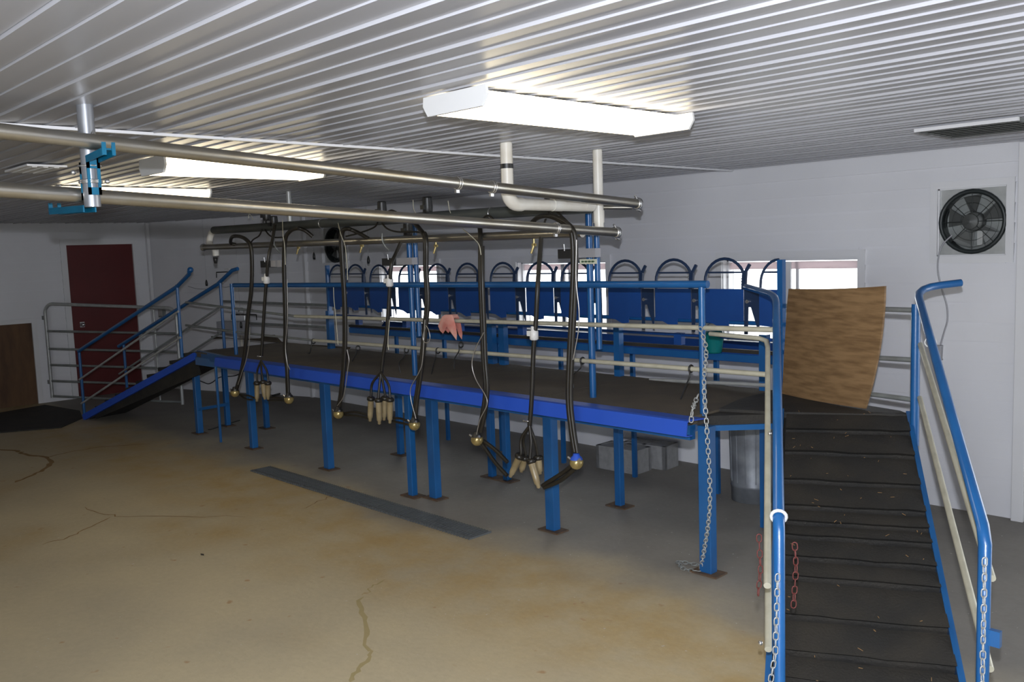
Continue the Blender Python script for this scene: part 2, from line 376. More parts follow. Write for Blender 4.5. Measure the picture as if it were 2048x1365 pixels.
# red door
dr = MB(); x = XL+.004
dr.bb((x-.12, dy0-.001, 0.0), (x-.01, dy1+.001, 2.051)); door = dr.build('door_1', 'red', kind='structure')
MB().bb((x-.01, dy0+.1, .95), (x, dy0+.16, 1.02)).ball((x+.03, dy0+.13, .985), .028).build('door_knob', 'steel', door)
cs = MB(); cw = .075
for lo, hi in (((dy0-cw, 0), (dy0, 2.05+cw)), ((dy1, 0), (dy1+.03, 2.05+cw)), ((dy0, 2.05), (dy1, 2.05+cw))): cs.bb((XL, lo[0], lo[1]+.001), (XL+.03, hi[0], hi[1]))
cs.build('door_casing', 'trim', wl)
# plywood hatch in the left wall
dp = MB().bb((XL-.12, 2.599, .0), (XL-.004, 3.601, 1.061)).build('door_2', 'plyd', kind='structure')
hc = MB()
for lo, hi in (((3.60, 0.001), (3.66, 1.12)), ((2.54, 0.001), (2.6, 1.12)), ((2.6, 1.06), (3.6, 1.12))): hc.bb((XL, lo[0], lo[1]), (XL+.028, hi[0], hi[1]))
hc.build('hatch_casing', 'trim', wl)

# ------------------------------------------------------------------ wall fans
def wall_fan(x0, x1, z0, z1, label):
    cx, cz = (x0+x1)/2, (z0+z1)/2; y = W+.01; s_ = min(x1-x0, z1-z0); R = s_*.465
    t = thing('exhaust_fan', (cx, y, z0), label, 'fan')
    pl = MB(); n = 24
    # plate with a round hole
    ring = [V((cx+R*math.cos(2*math.pi*k/n), y, cz+R*math.sin(2*math.pi*k/n))) for k in range(n)]
    sq = []
    for k in range(n):
        a = 2*math.pi*k/n; c, s2 = math.cos(a), math.sin(a); m_ = max(abs(c), abs(s2)); sq.append(V((cx+c/m_*(x1-x0)/2*.99, y, cz+s2/m_*(z1-z0)/2*.99)))
    pl.add(ring+sq, [(k, (k+1) % n, n+(k+1) % n, n+k) for k in range(n)]).build('mounting_plate', 'galv', t)
    MB().torus((cx, y-.012, cz), (0,1,0), R, .014, 32, 8).build('rim', 'fand', t)
    MB().lathe((cx, y, cz), (0,1,0), [(R, 0), (R, .1)], 28).build('shroud', 'fand', t)
    g = MB()
    for rr in (.35,.62,.84): g.torus((cx, y-.02, cz), (0,1,0), R*rr, .0010, 28, 4)
    for k in range(4):
        a = math.pi/4*k+.0; g.tube([(cx-R*math.cos(a), y-.016, cz-R*math.sin(a)), (cx+R*math.cos(a), y-.016, cz+R*math.sin(a))], .0022, 5)
    g.build('wire_guard', 'fand', t)
    MB().lathe((cx-.01, y-.028, cz), (0,1,0), [(0,0),(.012,0),(.014,.004),(.045,.006),(.05,.012),(.05,.02),(0,.02)], 12).build('hub_cover', 'fan', t)
    MB().lathe((cx, y+.0, cz), (0,1,0), [(0,0),(.055,0),(.06,.01),(.06,.07),(0,.075)], 16).build('motor', 'fan', t)
    MB().bb((cx+.03, y-.006, cz-.15), (cx+.062, y+.004, cz-.06)).build('wiring_box', 'galv', t)
    for k in range(5):
        a = 2*math.pi*k/5+.5; pts = []
        for rr, da in ((.06, -.35), (R*.93, -.42), (R*.93, .30), (.06, .35)): pts.append((rr, a+da))
        b = MB(); tw = (.03, .03, .075, .06)
        b.prism([V((cx+r_*math.cos(g_), y+w2, cz+r_*math.sin(g_))) for (r_, g_), w2 in zip(pts, tw)], (0, .003, 0)); b.build('blade', 'fan', t)
    MB().bb((x0, W+.115, z0), (x1, W+.12, z1)).build('shutter', 'galvd', t)
    return t
wall_fan(*FAN[1], 'round black-rimmed exhaust fan high on the back wall beside the right corner')
wall_fan(*FAN[0], 'dark exhaust fan high on the back wall above the far left headlocks')
for f in FAN: casing(*f, wb, name='fan_casing', wdt=.045)
cb = MB().tube(curve(pxs([(1905,470),(1885,490),(1877,515),(1876,545),(1884,580),(1893,610),(1895,640),(1888,665),(1881,690)], y=W-.03)), .005, 6)
cb.build('power_cord', 'greybox', label='grey cord hanging from the right exhaust fan down to its wall box', cat='cord')
p = at(1876, 706, y=W-.03); bx = MB().box(p, (.05, .05, .10)).build('electrical_box', 'greybox', label='small grey electrical box on the back wall below the right fan', cat='electrical box', bevel=.004)
MB().tube([p-V((0,.03,0)), p-V((0,.036,0))], .012, 8).build('cover_screw', 'steel', bx)
# ------------------------------------------------------------------ ceiling fixtures
def fixture(x0, x1, y0, y1, zb, label):
    cx = (x0+x1)/2; t = thing('ceiling_light', (cx, (y0+y1)/2, zb), label, 'ceiling light', 'fluorescent ceiling lights')
    MB().bb((cx-.075, y0+.01, C-.05), (cx+.075, y1-.01, C-.0135)).build('housing', 'white', t)
    b = MB(); prof = [(x0+.02, C-.028), (x0, zb+.035), (x0+.02, zb), (x1-.02, zb), (x1, zb+.035), (x1-.02, C-.028)]
    b.prism([V((x, y0+.006, z)) for x, z in prof], (0, y1-y0-.012, 0)); b.build('lens', 'lens', t)
    for ya, yb in ((y0-.006, y0+.006), (y1-.006, y1+.006)):
        pr = [(x0-.004, C-.014), (x0-.008, zb+.03), (x0+.016, zb-.006), (x1-.016, zb-.006), (x1+.008, zb+.03), (x1+.004, C-.014)]
        MB().prism([V((x, ya, z)) for x, z in pr], (0, yb-ya, 0)).build('end_plate', 'white', t)
    return t
fixture(-2.49, -2.18, 2.02, 3.17, 2.27, 'large lit fluorescent fixture nearest the camera, above the two white pipes')
fixture(-4.79, -4.49, 1.95, 2.885, 2.25, 'lit fluorescent fixture in the middle, seen above the upper steel pipe')
fixture(-6.80, -6.52, 2.1, 3.17, 2.272, 'farthest lit fluorescent fixture, half hidden behind the lower steel pipe')
# ceiling vents
v = thing('ceiling_vent', (-1.66, 4.95, C-.03), 'dark louvred vent with a white lip in the ceiling near the right corner', 'vent')
MB().bb((-1.90, 4.70, C-.030), (-1.42, 4.72, C-.0135)).build('front_lip', 'trim', v)
MB().bb((-1.90, 4.725, C-.03), (-1.88, 5.2, C-.0135)).bb((-1.44, 4.725, C-.03), (-1.42, 5.2, C-.0135)).bb((-1.90, 5.2, C-.03), (-1.42, 5.22, C-.0135)).build('frame', 'fan', v)
for k in range(6): MB().box((-1.66, 4.78+k*.08, C-.022), (.44, .055, .004), rot=Matrix.Rotation(.3, 3, 'X')).build('slat', 'fan', v)
v = thing('ceiling_vent', (-5.4, 1.62, C-.03), 'small flat white ceiling vent at the far left beyond the pipe post', 'vent')
MB().bb((-5.6, 1.52, C-.024), (-5.2, 1.72, C-.0135)).build('frame', 'trim', v)
for k in range(3): MB().bb((-5.58, 1.55+k*.055, C-.028), (-5.22, 1.575+k*.055, C-.024)).build('slat', 'white', v)

# ------------------------------------------------------------------ milking platform
DZ = .87; FY = 4.03; BY = 4.95; PX0, PX1 = -8.78, -2.78
pf = thing('milking_platform', (-5.8, 4.4, 0), 'long raised blue milking platform with brown deck, legs and front rail', 'platform')
MB().bb((PX0, FY-.03, DZ-.05), (PX1, BY, DZ-.012)).build('deck', 'mat', pf)
MB().bb((PX0, FY-.05, DZ-.13), (PX1, FY+.0, DZ-.05)).bb((PX0, BY-.05, DZ-.15), (PX1, BY-.0, DZ-.05)).build('side_beam', 'blue', pf)
MB().bb((PX0-.04, FY-.03, DZ-.10), (PX0, BY, DZ+.0)).build('end_beam', 'blue', pf)
MB().beam((PX0-.02, FY-.0, DZ-.03), (-8.0, FY-.07, DZ-.04), .04, .08).build('corner_beam', 'blue', pf)
for k in range(7): MB().bb((-8.3+k*.9, FY, DZ-.12), (-8.26+k*.9, BY-.05, DZ-.05)).build('cross_member', 'blue', pf)
# splash lip: flat top flange, sloping face, return
L0, L1 = -8.02, -2.69
lp = MB(); prof = [(3.985, .872), (3.85, .882), (3.828, .878), (3.815, .798), (3.87, .792), (3.872, .797), (3.823, .803), (3.834, .870), (3.85, .874), (3.985, .864)]
lp.prism([V((L0, y, z)) for y, z in prof], (L1-L0, 0, 0)).build('splash_lip', 'bluelip', pf)
MB().bb((L0, 3.83, .80), (L0+.006, 3.985, .866)).build('lip_end', 'bluelip', pf)
for x in [-7.6+i*.62 for i in range(8)]: MB().bb((x, 3.87, .80), (x+.006, 3.985, .864)).build('lip_bracket', 'blue', pf)
def leg(x, y, top, wd=.05, dp=.05, plate=True, name='leg'):
    l = MB().bb((x-wd/2, y-dp/2, .008), (x+wd/2, y+dp/2, top)).build(name, 'blue', pf, bevel=.004)
    if plate: MB().bb((x-.085, y-.055, .0005), (x+.085, y+.055, .009)).build('base_plate', 'rust', l)
    return l
for px in (397, 510, 657, 861, 1100, 1425):
    p = at(px, {397:868,510:897,657:939,861:1000,1100:1064,1425:1143}[px], z=0); leg(p.x, 4.04, DZ-.05, .075 if px > 600 else .06, .06)
p = at(829, 992, z=0); leg(p.x, 3.97, .80, .055)
p = at(447, 886, z=0); leg(p.x, 3.95, .80, .022, .022, False, 'brace')
for px, py in ((802, 910), (985, 955), (1015, 962), (1240, 1013), (456, 852), (534, 857)):
    p = at(px, py, z=0); leg(p.x, p.y, DZ-.05, .05, .05)
MB().beam((-8.9, 4.03, .26), (-9.06, 4.43, .24), .03, .03).build('foot_brace', 'blue', pf)
# uprights and rails
RY = 4.09
RXL, RXR = at(470, 572, y=RY).x, at(1406, 568, y=RY).x
MB().tube([(RXL-.02, RY, 1.545), (RXR+.03, RY, 1.575)], .021, 12).build('top_rail', 'blue', pf)
for px in (472, 1405):
    x = at(px, 700, y=RY).x; MB().tube([(x, RY, DZ-.05), (x, RY, 1.56)], .019, 10).build('rail_post', 'blue', pf)
for px, zt in ((821, 2.03), (1178, 2.02)):
    x = at(px, 640, y=4.13).x
    MB().tube([(x, 4.15, DZ), (x, 4.15, zt)], .021, 12).tube([(x+.035, 4.18, DZ+.3), (x+.035, 4.18, zt)], .018, 10).build('tall_post', 'blue', pf)
MB().bb((at(776, 487, y=4.1).x, 4.08, 1.90), (at(828, 487, y=4.1).x, 4.12, 1.925)).build('post_bracket', 'blue', pf)
def yrail(px0, px1, z0, z1, y, r, mat, name='side_rail'):
    a = at(*px0, y=y); b = at(*px1, y=y); return MB().tube([a, b], r, 10).build(name, mat, pf)
yrail((372, 605), (590, 633), 0, 0, RY+.01, .012, 'galvd'); yrail((590, 633), (1545, 660), 0, 0, RY, .014, 'cream')
yrail((372, 651), (500, 668), 0, 0, RY+.01, .012, 'galvd'); yrail((500, 668), (625, 681), 0, 0, RY, .010, 'galvd'); yrail((625, 681), (1538, 750), 0, 0, RY, .014, 'cream')
yrail((445, 603), (655, 611), 0, 0, 4.9, .013, 'galvd'); yrail((500, 647), (652, 655), 0, 0, 4.9, .013, 'galvd')
yrail((1300, 760), (1534, 771), 0, 0, 4.92, .013, 'galv')
# deck mats laid on the platform
for i, (a, b) in enumerate(((PX0, -6.9), (-6.9, -5.0), (-5.0, -3.9), (-3.9, PX1+.02))):
    n = 14; bm_ = MB(); top = []
    for k in range(n+1):
        x = a+(b-a)*k/n; top.append((x, BY+.03+random.uniform(-.012, .012)))
    poly = [V((x, y, DZ-.012)) for x, y in top] + [V((b-.004, FY-.045, DZ-.012)), V((a+.004, FY-.045, DZ-.012))]
    bm_.prism(list(reversed(poly)), (0, 0, .014))
    bm_.build('rubber_mat', 'mat', label=['worn brown rubber mat at the far left end of the platform deck', 'long brown rubber mat on the deck left of its middle', 'short brown rubber mat on the deck between the two tall posts', 'brown rubber mat at the near right end of the platform deck'][i], cat='mat')
# crumpled mat edge standing up at the back left of the deck
cm = MB(); pts = pxs([(425,679),(450,677),(500,678),(520,677),(530,671),(548,670),(562,684),(585,688),(640,691),(700,695)], y=BY+.02); n = len(pts)
cm.add(pts+[V((p.x, BY+.0, DZ-.005)) for p in pts], [(i, i+1, n+i+1, n+i) for i in range(n-1)])
cm.add([p+V((0,.01,0)) for p in pts]+[V((p.x, BY+.012, DZ-.005)) for p in pts], [(i, n+i, n+i+1, i+1) for i in range(n-1)])
cm.build('mat_upstand', 'mat', pf)

# ------------------------------------------------------------------ headlock row and manger
HY = 4.90; PIT = .405
fm = thing('feed_manger', (-5.2, 5.0, DZ), 'blue steel feed manger and frame behind the headlocks along the back wall', 'manger')
HX0 = at(657, 600, y=HY).x
MB().tube([(HX0, HY+.06, 1.30), (-2.62, HY+.06, 1.285)], .014, 8).build('gate_rail', 'blue', fm)
MB().tube([(HX0, HY+.07, 1.20), (-2.62, HY+.07, 1.185)], .010, 8).build('lower_rail', 'bluepanel', fm)
MB().bb((HX0-.02, HY-.03, DZ-.05), (HX0+.03, HY+.03, 1.25)).bb((HX0, HY-.02, 1.25), (HX0+.025, HY+.02, 1.70)).build('end_post', 'blue', fm)
x = at(1562, 560, y=HY).x; MB().bb((x-.015, HY-.02, DZ), (x+.02, HY+.02, 1.68)).build('end_post', 'blue', fm)
for px, wd in ((985, .06), (1008, .06), (1238, .05), (1530, .05)):
    x = at(px, 690, y=HY+.05).x; MB().bb((x-wd/2, HY+.02, .0 if px > 1500 else DZ-.05), (x+wd/2, HY+.07, 1.22)).build('support_post', 'blue', fm)
tr = MB(); pr = [(5.02, 1.09), (5.02, 1.025), (5.12, 1.01), (5.38, 1.01), (5.45, 1.10), (5.44, 1.105), (5.37, 1.025), (5.13, 1.025), (5.035, 1.035), (5.035, 1.09)]
XA = at(700, 660, y=5.02).x
tr.prism([V((XA, y, z)) for y, z in pr], (-2.72-XA, 0, 0)).build('trough', 'bluepanel', fm)
MB().bb((XA, 5.005, 1.085), (-2.72, 5.04, 1.108)).build('trough_lip', 'matd', fm)
MB().bb((XA, 5.008, 1.03), (-2.72, 5.0195, 1.075)).build('trough_band', 'blue', fm)
for k in range(7):
    x = -7.3+k*.75; MB().bb((x-.03, HY+.055, 1.12), (x+.03, HY+.10, 1.20)).build('rail_bracket', 'bluepanel', fm)
    MB().bb((x-.015, 5.4, .0), (x+.015, 5.43, 1.01)).build('trough_leg', 'blue', fm)
def headlock():
    "stall gate centred on x=0, facing the camera side"
    r = thing('headlock', (0, HY, 1.27), 'x', 'headlock', 'headlocks along the manger')
    w_ = .158; y = HY
    arc_ = MB(); pts = [V((-w_+.012, y+.012, 1.30)), V((-w_+.012, y+.012, 1.52))]+arc((0, y+.012, 1.545), (-1,0,0), (0,0,1), w_-.012, 0, math.pi, 14)+[V((w_-.012, y+.012, 1.52)), V((w_-.012, y+.012, 1.22))]
    arc_.tube(pts, .0095, 8).build('arch', 'navy', r)
    MB().tube([(-w_+.02, y+.012, 1.605), (w_-.02, y+.012, 1.605)], .006, 6).build('cross_bar', 'navy', r)
    MB().prism([V((px_, y-.006, pz_)) for px_, pz_ in ((-.142,1.502),(.142,1.502),(.142,1.302),(.035,1.302),(.035,1.262),(-.02,1.255),(-.085,1.282),(-.142,1.29))], (0, .006, 0)).build('panel', 'bluepanel', r)
    MB().prism([V((px_, y+.002, pz_)) for px_, pz_ in ((.142,1.50),(.247,1.50),(.247,1.24),(.24,1.24),(.19,1.39),(.172,1.39),(.166,1.22),(.142,1.22))], (0, .005, 0)).build('side_plate', 'navy', r)
    MB().beam((.150, y-.01, 1.50), (.158, y-.01, 1.61), .02, .028, (1,0,0)).beam((.158, y-.01, 1.60), (.192, y-.01, 1.655), .014, .018, (1,0,0)).build('latch', 'navy', r)
    MB().tube([(.17, y-.012, 1.425), (.17, y+.0, 1.425)], .012, 8).build('pivot_bolt', 'steel', r)
    ch = MB()
    for k in range(4): ch.torus((.125, y-.0, 1.575-.018*k), (1,0,0) if k % 2 else (0,1,0), .008, .002, 8, 4)
    ch.build('latch_chain', 'galvd', r)
    return r
names_ = ['first full blue headlock from the right, its arch against the right window',
 'second full blue headlock from the right, just left of the rail end post',
 'third full blue headlock from the right, right of the near tall post',
 'fourth full blue headlock from the right, behind the near tall post',
 'fifth full blue headlock from the right, before the middle window',
 'sixth full blue headlock from the right, just left of the middle window',
 'seventh full blue headlock from the right, crossed by the thick middle hose',
 'eighth full blue headlock from the right, right edge of the left window behind it',
 'ninth full blue headlock from the right, at the far tall post',
 'tenth full blue headlock from the right, before the left edge of the left window',
 'second blue headlock from the left end, just right of the third twin hose',
 'leftmost full blue headlock beside the manger end post']
xs = [at(px, 523, y=HY).x for px in (1447, 1345, 1248, 1149, 1078, 1003, 932, 872, 814, 755, 708, 672)]
h0 = headlock()
for i, x in enumerate(xs):
    if i == 0: h = h0
    else:
        h = h0.copy(); COL.objects.link(h)
        for ch_ in list(h0.children):
            c = ch_.copy(); c.parent = h; COL.objects.link(c)
    h.location = (x, HY, 1.27 + (0 if i < 10 else .008)); h['label'] = names_[i]
x = at(1562, 560, y=HY).x
hh = thing('headlock', (x, HY, 1.27), 'half-width blue headlock ending at the post beside the plywood sheet', 'headlock', 'headlocks along the manger')
wh = x-.02-at(1519, 560, y=HY).x; xl_ = x-.02-wh
MB().tube([V((xl_, HY+.012, 1.28)), V((xl_, HY+.012, 1.52))]+[V((x-.02-wh*math.cos(t_), HY+.012, 1.53+.15*math.sin(t_))) for t_ in [k*math.pi/2/8 for k in range(1, 9)]], .0085, 8).build('arch', 'navy', hh)
MB().tube([(xl_+.02, HY+.012, 1.605), (x-.02, HY+.012, 1.605)], .006, 6).build('cross_bar', 'navy', hh)
MB().prism([V((xl_, HY-.006, 1.50)), V((x-.016, HY-.006, 1.50)), V((x-.016, HY-.006, 1.27)), V((xl_, HY-.006, 1.28))], (0, .006, 0)).build('panel', 'bluepanel', hh)
# ------------------------------------------------------------------ left ramp
def ramp_common(N1, N0, wd, name, label):
    pass
N0 = V((-10.90, 3.56, 0)); N1 = V((-8.80, 3.99, .86)); d1 = (N1-N0); nn = V((-.2015, .979, 0)); WD = .50
lr = thing('exit_ramp', (-9.85, 3.95, 0), 'steep blue ramp with dark cleated deck at the far left platform end', 'ramp')
for off, nm in ((0, 'stringer'), (WD, 'stringer')):
    MB().beam(N0+nn*off+V((0,0,.025)), N1+nn*off+V((0,0,-.035)), .035, .07).build(nm, 'bluelip' if off == 0 else 'blue', lr)
MB().beam(N0+nn*WD/2+V((0,0,-.0))+d1*.03, N1+nn*WD/2+V((0,0,-.09)), WD-.04, .05).beam(N0+nn*.03+V((0,0,-.0))+d1*.09, N1+nn*.03+V((0,0,-.17)), .03, .12).build('deck', 'matd', lr)
for k in range(9):
    p = N0.lerp(N1, .1+k*.098); MB().beam(p+nn*.03+V((0,0,.06)), p+nn*(WD-.03)+V((0,0,.06)), .05, .035).build('cleat', 'matd', lr)
# handrails
def P_at(s, off, h): return N0.lerp(N1, s)+nn*off+V((0,0,h))
e1 = P_at(1.02, 0, .0)
MB().tube([P_at(0, 0, .80), P_at(.90, 0, .76), P_at(1.0, 0, .80), P_at(1.02, -.03, .81)], .020, 10).build('hand_rail', 'blue', lr)
MB().ball(P_at(1.03, -.03, .815), .03).build('rail_knob', 'blue', lr)
MB().tube([P_at(0, WD, .80), P_at(.90, WD, .76), P_at(1.02, WD, .80), P_at(1.06, WD, .78)], .020, 10).build('hand_rail', 'blue', lr)
for s, o in ((.005, 0), (.90, 0), (.05, WD), (.92, WD)):
    MB().tube([P_at(s, o, .03 if s > .1 else .01), P_at(s, o, .78)], .017, 8).build('rail_post', 'blue', lr)
for o in (0, WD):
    for h0_, h1_ in ((.47, .50), (.19, .23)):
        MB().tube([P_at(0, o-.02, h0_), P_at(.91, o-.02, h1_)], .012, 8).build('mid_rail', 'galv' if o == 0 else 'galvd', lr)
tm = pxs([(-10,868),(122,857),(165,838),(160,824),(90,812),(0,828),(-30,840)], z=0)
MB().prism([V((p.x, p.y, .002)) for p in tm], (0,0,.012)).build('rubber_mat', 'matd', label='black rubber mat on the floor at the foot of the left ramp', cat='mat')
# ------------------------------------------------------------------ galvanised gate
g0, g1 = V((-12.52, 3.72, 0)), V((-10.86, 4.72, 0)); gd = (g1-g0).normalized(); GL = (g1-g0).length
gt = thing('farm_gate', g0.lerp(g1, .5), 'grey tubular galvanised gate standing before the red door', 'gate')
r_ = .12; top = 1.30; ptsg = [g0+V((0,0,.08))]+[g0+V((0,0,top-r_))]+arc(g0+gd*r_+V((0,0,top-r_)), -gd, (0,0,1), r_, 0.2, math.pi/2, 6)+arc(g1-gd*r_+V((0,0,top-.08-r_)), gd, (0,0,1), r_, math.pi/2, 0, 6)+[g1+V((0,0,.01))]
MB().tube(ptsg, .021, 10).build('frame', 'galv', gt)
for k, z in enumerate((.10, .30, .51, .72, .95)): MB().tube([g0+V((0,0,z)), g1+V((0,0,z-.05 if k else .04))], .015, 8).build('bar', 'galvd', gt)
MB().tube([g0+gd*1.62+V((0,0,.05)), g0+gd*1.62+V((0,0,1.2))], .012, 8).build('upright', 'galv', gt)
for z in (.28, 1.12): MB().box(g0+V((-.05, .0, z)), (.10, .03, .05)).build('hinge', 'galvd', gt)
# ------------------------------------------------------------------ right ramp and landing
U2 = V((.466, -.885, 0)); C2 = V((.885, .466, 0)); D2 = V((-1.91, 4.66, DZ)); W2 = .605; SL = .33
def R_at(s, c, h=0): return D2 + U2*s - C2*c + V((0, 0, -SL*s+h))     # c: 0 right edge, W2 left edge
rr_ = thing('entry_ramp', (-1.6, 3.4, 0), 'long dark ramp with black cleated mats and blue handrails at the near right', 'ramp')
for c in (-.012, W2+.012):
    MB().beam(R_at(-.02, c, -.03), R_at(2.55, c, -.03), .022, .09).build('stringer', 'blue', rr_)
MB().beam(R_at(0, W2/2, -.045), R_at(2.5, W2/2, -.045), W2, .03).build('deck', 'matd', rr_)
def s_for(py):
    lo, hi = 0, 2.6
    for _ in range(40):
        mid = (lo+hi)/2; p = R_at(mid, W2)-V((0,0,EYE)); y = 682.5 - FPX*p.dot(UP)/p.dot(FW)
        if y < py: lo = mid
        else: hi = mid
    return lo
ss = [-.02]+[s_for(y) for y in (864, 909, 966, 1017, 1048, 1077, 1120, 1160, 1237, 1309)]; 
while ss[-1] < 2.45: ss.append(ss[-1]+.13)
for a, b in zip(ss, ss[1:]):
    q = [R_at(a+.010, -.004, .004), R_at(a+.010, -.004, -.028), R_at(b-.03, -.004, -.028), R_at(b-.026, -.004, .0), R_at(b, -.004, .024)]
    e = -C2*(W2-.008)
    n_ = 8; mb = MB(); rings = []
    for k in range(n_+1):
        dz = random.uniform(-.003, .003); rings.append([v+e*(k/n_)+V((0,0,dz)) for v in q])
    vs = [v for R in rings for v in R]; fs = [(i*5+j, i*5+(j+1) % 5, (i+1)*5+(j+1) % 5, (i+1)*5+j) for i in range(n_) for j in range(5)]
    mb.add(vs, fs+[(4,3,2,1,0), tuple(n_*5+j for j in range(5))]).build('mat_strip', 'matd', rr_)
# landing between platform end and ramp head
A = V((-2.78, 4.05, DZ)); A2 = V((-2.80, 4.98, DZ)); CL = R_at(0, W2+.02); CR = R_at(0, -.02)
B_ = at(1548, 783, z=DZ); B2 = at(1800, 824, z=DZ)
MB().prism([V((p.x, p.y, DZ-.06)) for p in (A, CL, CR, B2, B_, A2)], (0,0,.05)).build('landing', 'matd', rr_)
MB().prism([V((p.x, p.y, DZ-.01)) for p in (at(1437,820,z=DZ), CL+U2*.03, CR+U2*.03, B2, B_, at(1480,800,z=DZ))], (0,0,.016)).build('rubber_mat', 'matd', label='black rubber mat corner on the landing at the ramp head below the plywood', cat='mat')
MB().beam(A+V((.02,.02,-.075)), CL+V((0,0,-.075)), .03, .03).build('landing_beam', 'blue', rr_)
# right handrail
PR1 = at(1832, 605, x=-1.8); 
def side(c, lab_):
    top0 = R_at(.22, c, .66); bot0 = R_at(2.04, c, .67)
    return top0, bot0
def rail_side(sign, c, pxtop, pxelb):
    a = R_at(.12, c, .0); a.z = at(pxtop[0], pxtop[1], x=a.x).z; e = R_at(2.04, c, 0); e.z = .885
    return a, e
aR, eR = rail_side(1, -.03, (1836, 584), (1968, 1075))
aL, eL = rail_side(-1, W2+.035, (1550, 600), (1562, 1045)); eL = R_at(2.04, W2-.032, 0); eL.z = .885
# the upper bend sweeps sideways along the landing
def sweep(a, e, endp):
    d = (e-a).normalized(); o = (endp-a).normalized(); r = .13
    pts = [endp, a+o*r]+[a+o*r*(1-t)**2+d*r*t**2 for t in (.25,.5,.75)]+[a+d*r, e-d*.04]
    return pts
hr = at(1922, 566, y=aR.y+.18)
dR = (eR-aR).normalized()
MB().tube(sweep(aR+V((0,0,.02)), eR, hr)+[eR+dR*.0+V((0,0,-.03)), V((eR.x, eR.y, .002))], .0185, 12).build('hand_rail', 'blue', rr_)
hl = at(1492, 574, y=aL.y+.45)
dL = (eL-aL).normalized()
MB().tube(sweep(aL+V((0,0,.02)), eL, hl)+[eL+V((0,0,-.03)), V((eL.x, eL.y, .002))], .0185, 12).build('hand_rail', 'blue', rr_)
a = R_at(.12, -.03); MB().tube([V((a.x, a.y, .735)), aR+V((0,0,-.06))], .022, 12).build('rail_post', 'blue', rr_)
a = R_at(.12, W2+.035); MB().tube([V((a.x, a.y, .75)), aL+V((0,0,-.06))], .020, 12).build('rail_post', 'blue', rr_)
for h0_, h1_ in ((.43, .55), (.16, .26)):
    MB().tube([R_at(.14, -.05, h0_), R_at(2.04, -.05, h1_)], .0125, 10).build('mid_rail', 'cream', rr_)
mL = R_at(.10, W2+.078, .43); 
MB().tube([mL+V((-.38, .03, .02)), mL+V((-.05,.0,.012)), mL+V((-.01,0,0)), mL+U2*.04+V((0,0,-.03)), R_at(2.04, W2+.005, .47)], .0125, 10).build('mid_rail', 'cream', rr_)
MB().tube([R_at(.14, W2+.078, .16), R_at(2.0, W2+.005, .22)], .0125, 10).build('mid_rail', 'cream', rr_)
for s_, h in ((1.15, .5), (2.0, .24)): MB().ball(R_at(s_, W2+.03, h), .008).build('bolt', 'steel', rr_)
MB().beam(eR+V((.0,-.0,-.32)), eR+V((.05,.0,-.32)), .02, .05).build('lower_bracket', 'blue', rr_)
tp = aL.lerp(eL, .985); MB().torus(tp, dL, .024, .006, 14, 6).build('tape_wrap', 'white', rr_)
tp = aR.lerp(eR, .30); MB().torus(tp, dR, .023, .003, 14, 6).build('tape_wrap', 'white', rr_)
# back fence of the landing and plywood sheet
fy0, fx0 = at(1560, 640, y=4.93), at(1828, 640, x=R_at(.12, -.03).x)
pR = R_at(.12, -.03); pL = V((-2.86, 4.95, 0))
for (yl, yr) in ((612, 622), (705, 722), (765, 802)):
    a = at(1566, yl, y=pL.y); b = at(1826, yr, x=pR.x); MB().tube([V((a.x, a.y, a.z)), V((pR.x, pR.y, b.z))], .013, 10).build('back_rail', 'galvd', rr_)
ply = MB(); nx, nz = 10, 10; grid = []
def fence_pt(t, py_): # point along fence line
    return pL.lerp(V((pR.x, pR.y, 0)), t)
dirF = (V((pR.x, pR.y, 0))-pL).normalized(); nF = V((dirF.y, -dirF.x, 0))
def on_fence(px, py):
    d = RT*((px-1024)/FPX) - UP*((py-682.5)/FPX) + FW; o = V((0,0,EYE)); q = pL+nF*.03
    t = (q-o).dot(nF)/d.dot(nF); return o+d*t
for j in range(nz+1):
    v_ = j/nz; row = []
    lx = 1577+(1564-1577)*v_**.8; rx = 1778-12*v_-36*v_**2
    ly = 578+(789-578)*v_; ry = 572+(818-572)*v_
    for i in range(nx+1):
        u_ = i/nx; bow = -4*u_*(1-u_)*4*(1-v_)*-.6
        p = on_fence(lx+(rx-lx)*u_, ly+(ry-ly)*u_+bow+ (1 if j == nz else 0)*u_*(1-u_)*0); row.append(p + nF*(.05*math.sin(u_*math.pi)*.4+.03*u_*(1-v_)))
    grid.append(row)
vs = [p for r in grid for p in r]; k_ = nx+1
fs = [(j*k_+i, j*k_+i+1, (j+1)*k_+i+1, (j+1)*k_+i) for j in range(nz) for i in range(nx)]
n0_ = len(vs); vs2 = vs+[p-nF*.012 for p in vs]; fs2 = fs+[tuple(n0_+q for q in reversed(f)) for f in fs]
bd = [i for i in range(k_)]+[j*k_+nx for j in range(1, nz+1)]+[nz*k_+i for i in range(nx-1, -1, -1)]+[j*k_ for j in range(nz-1, 0, -1)]
fs2 += [(bd[i], bd[(i+1) % len(bd)], n0_+bd[(i+1) % len(bd)], n0_+bd[i]) for i in range(len(bd))]
ply.add(vs2, fs2).build('plywood_sheet', 'ply', label='tall warped brown plywood sheet leaning on the back rails at the ramp head', cat='plywood')
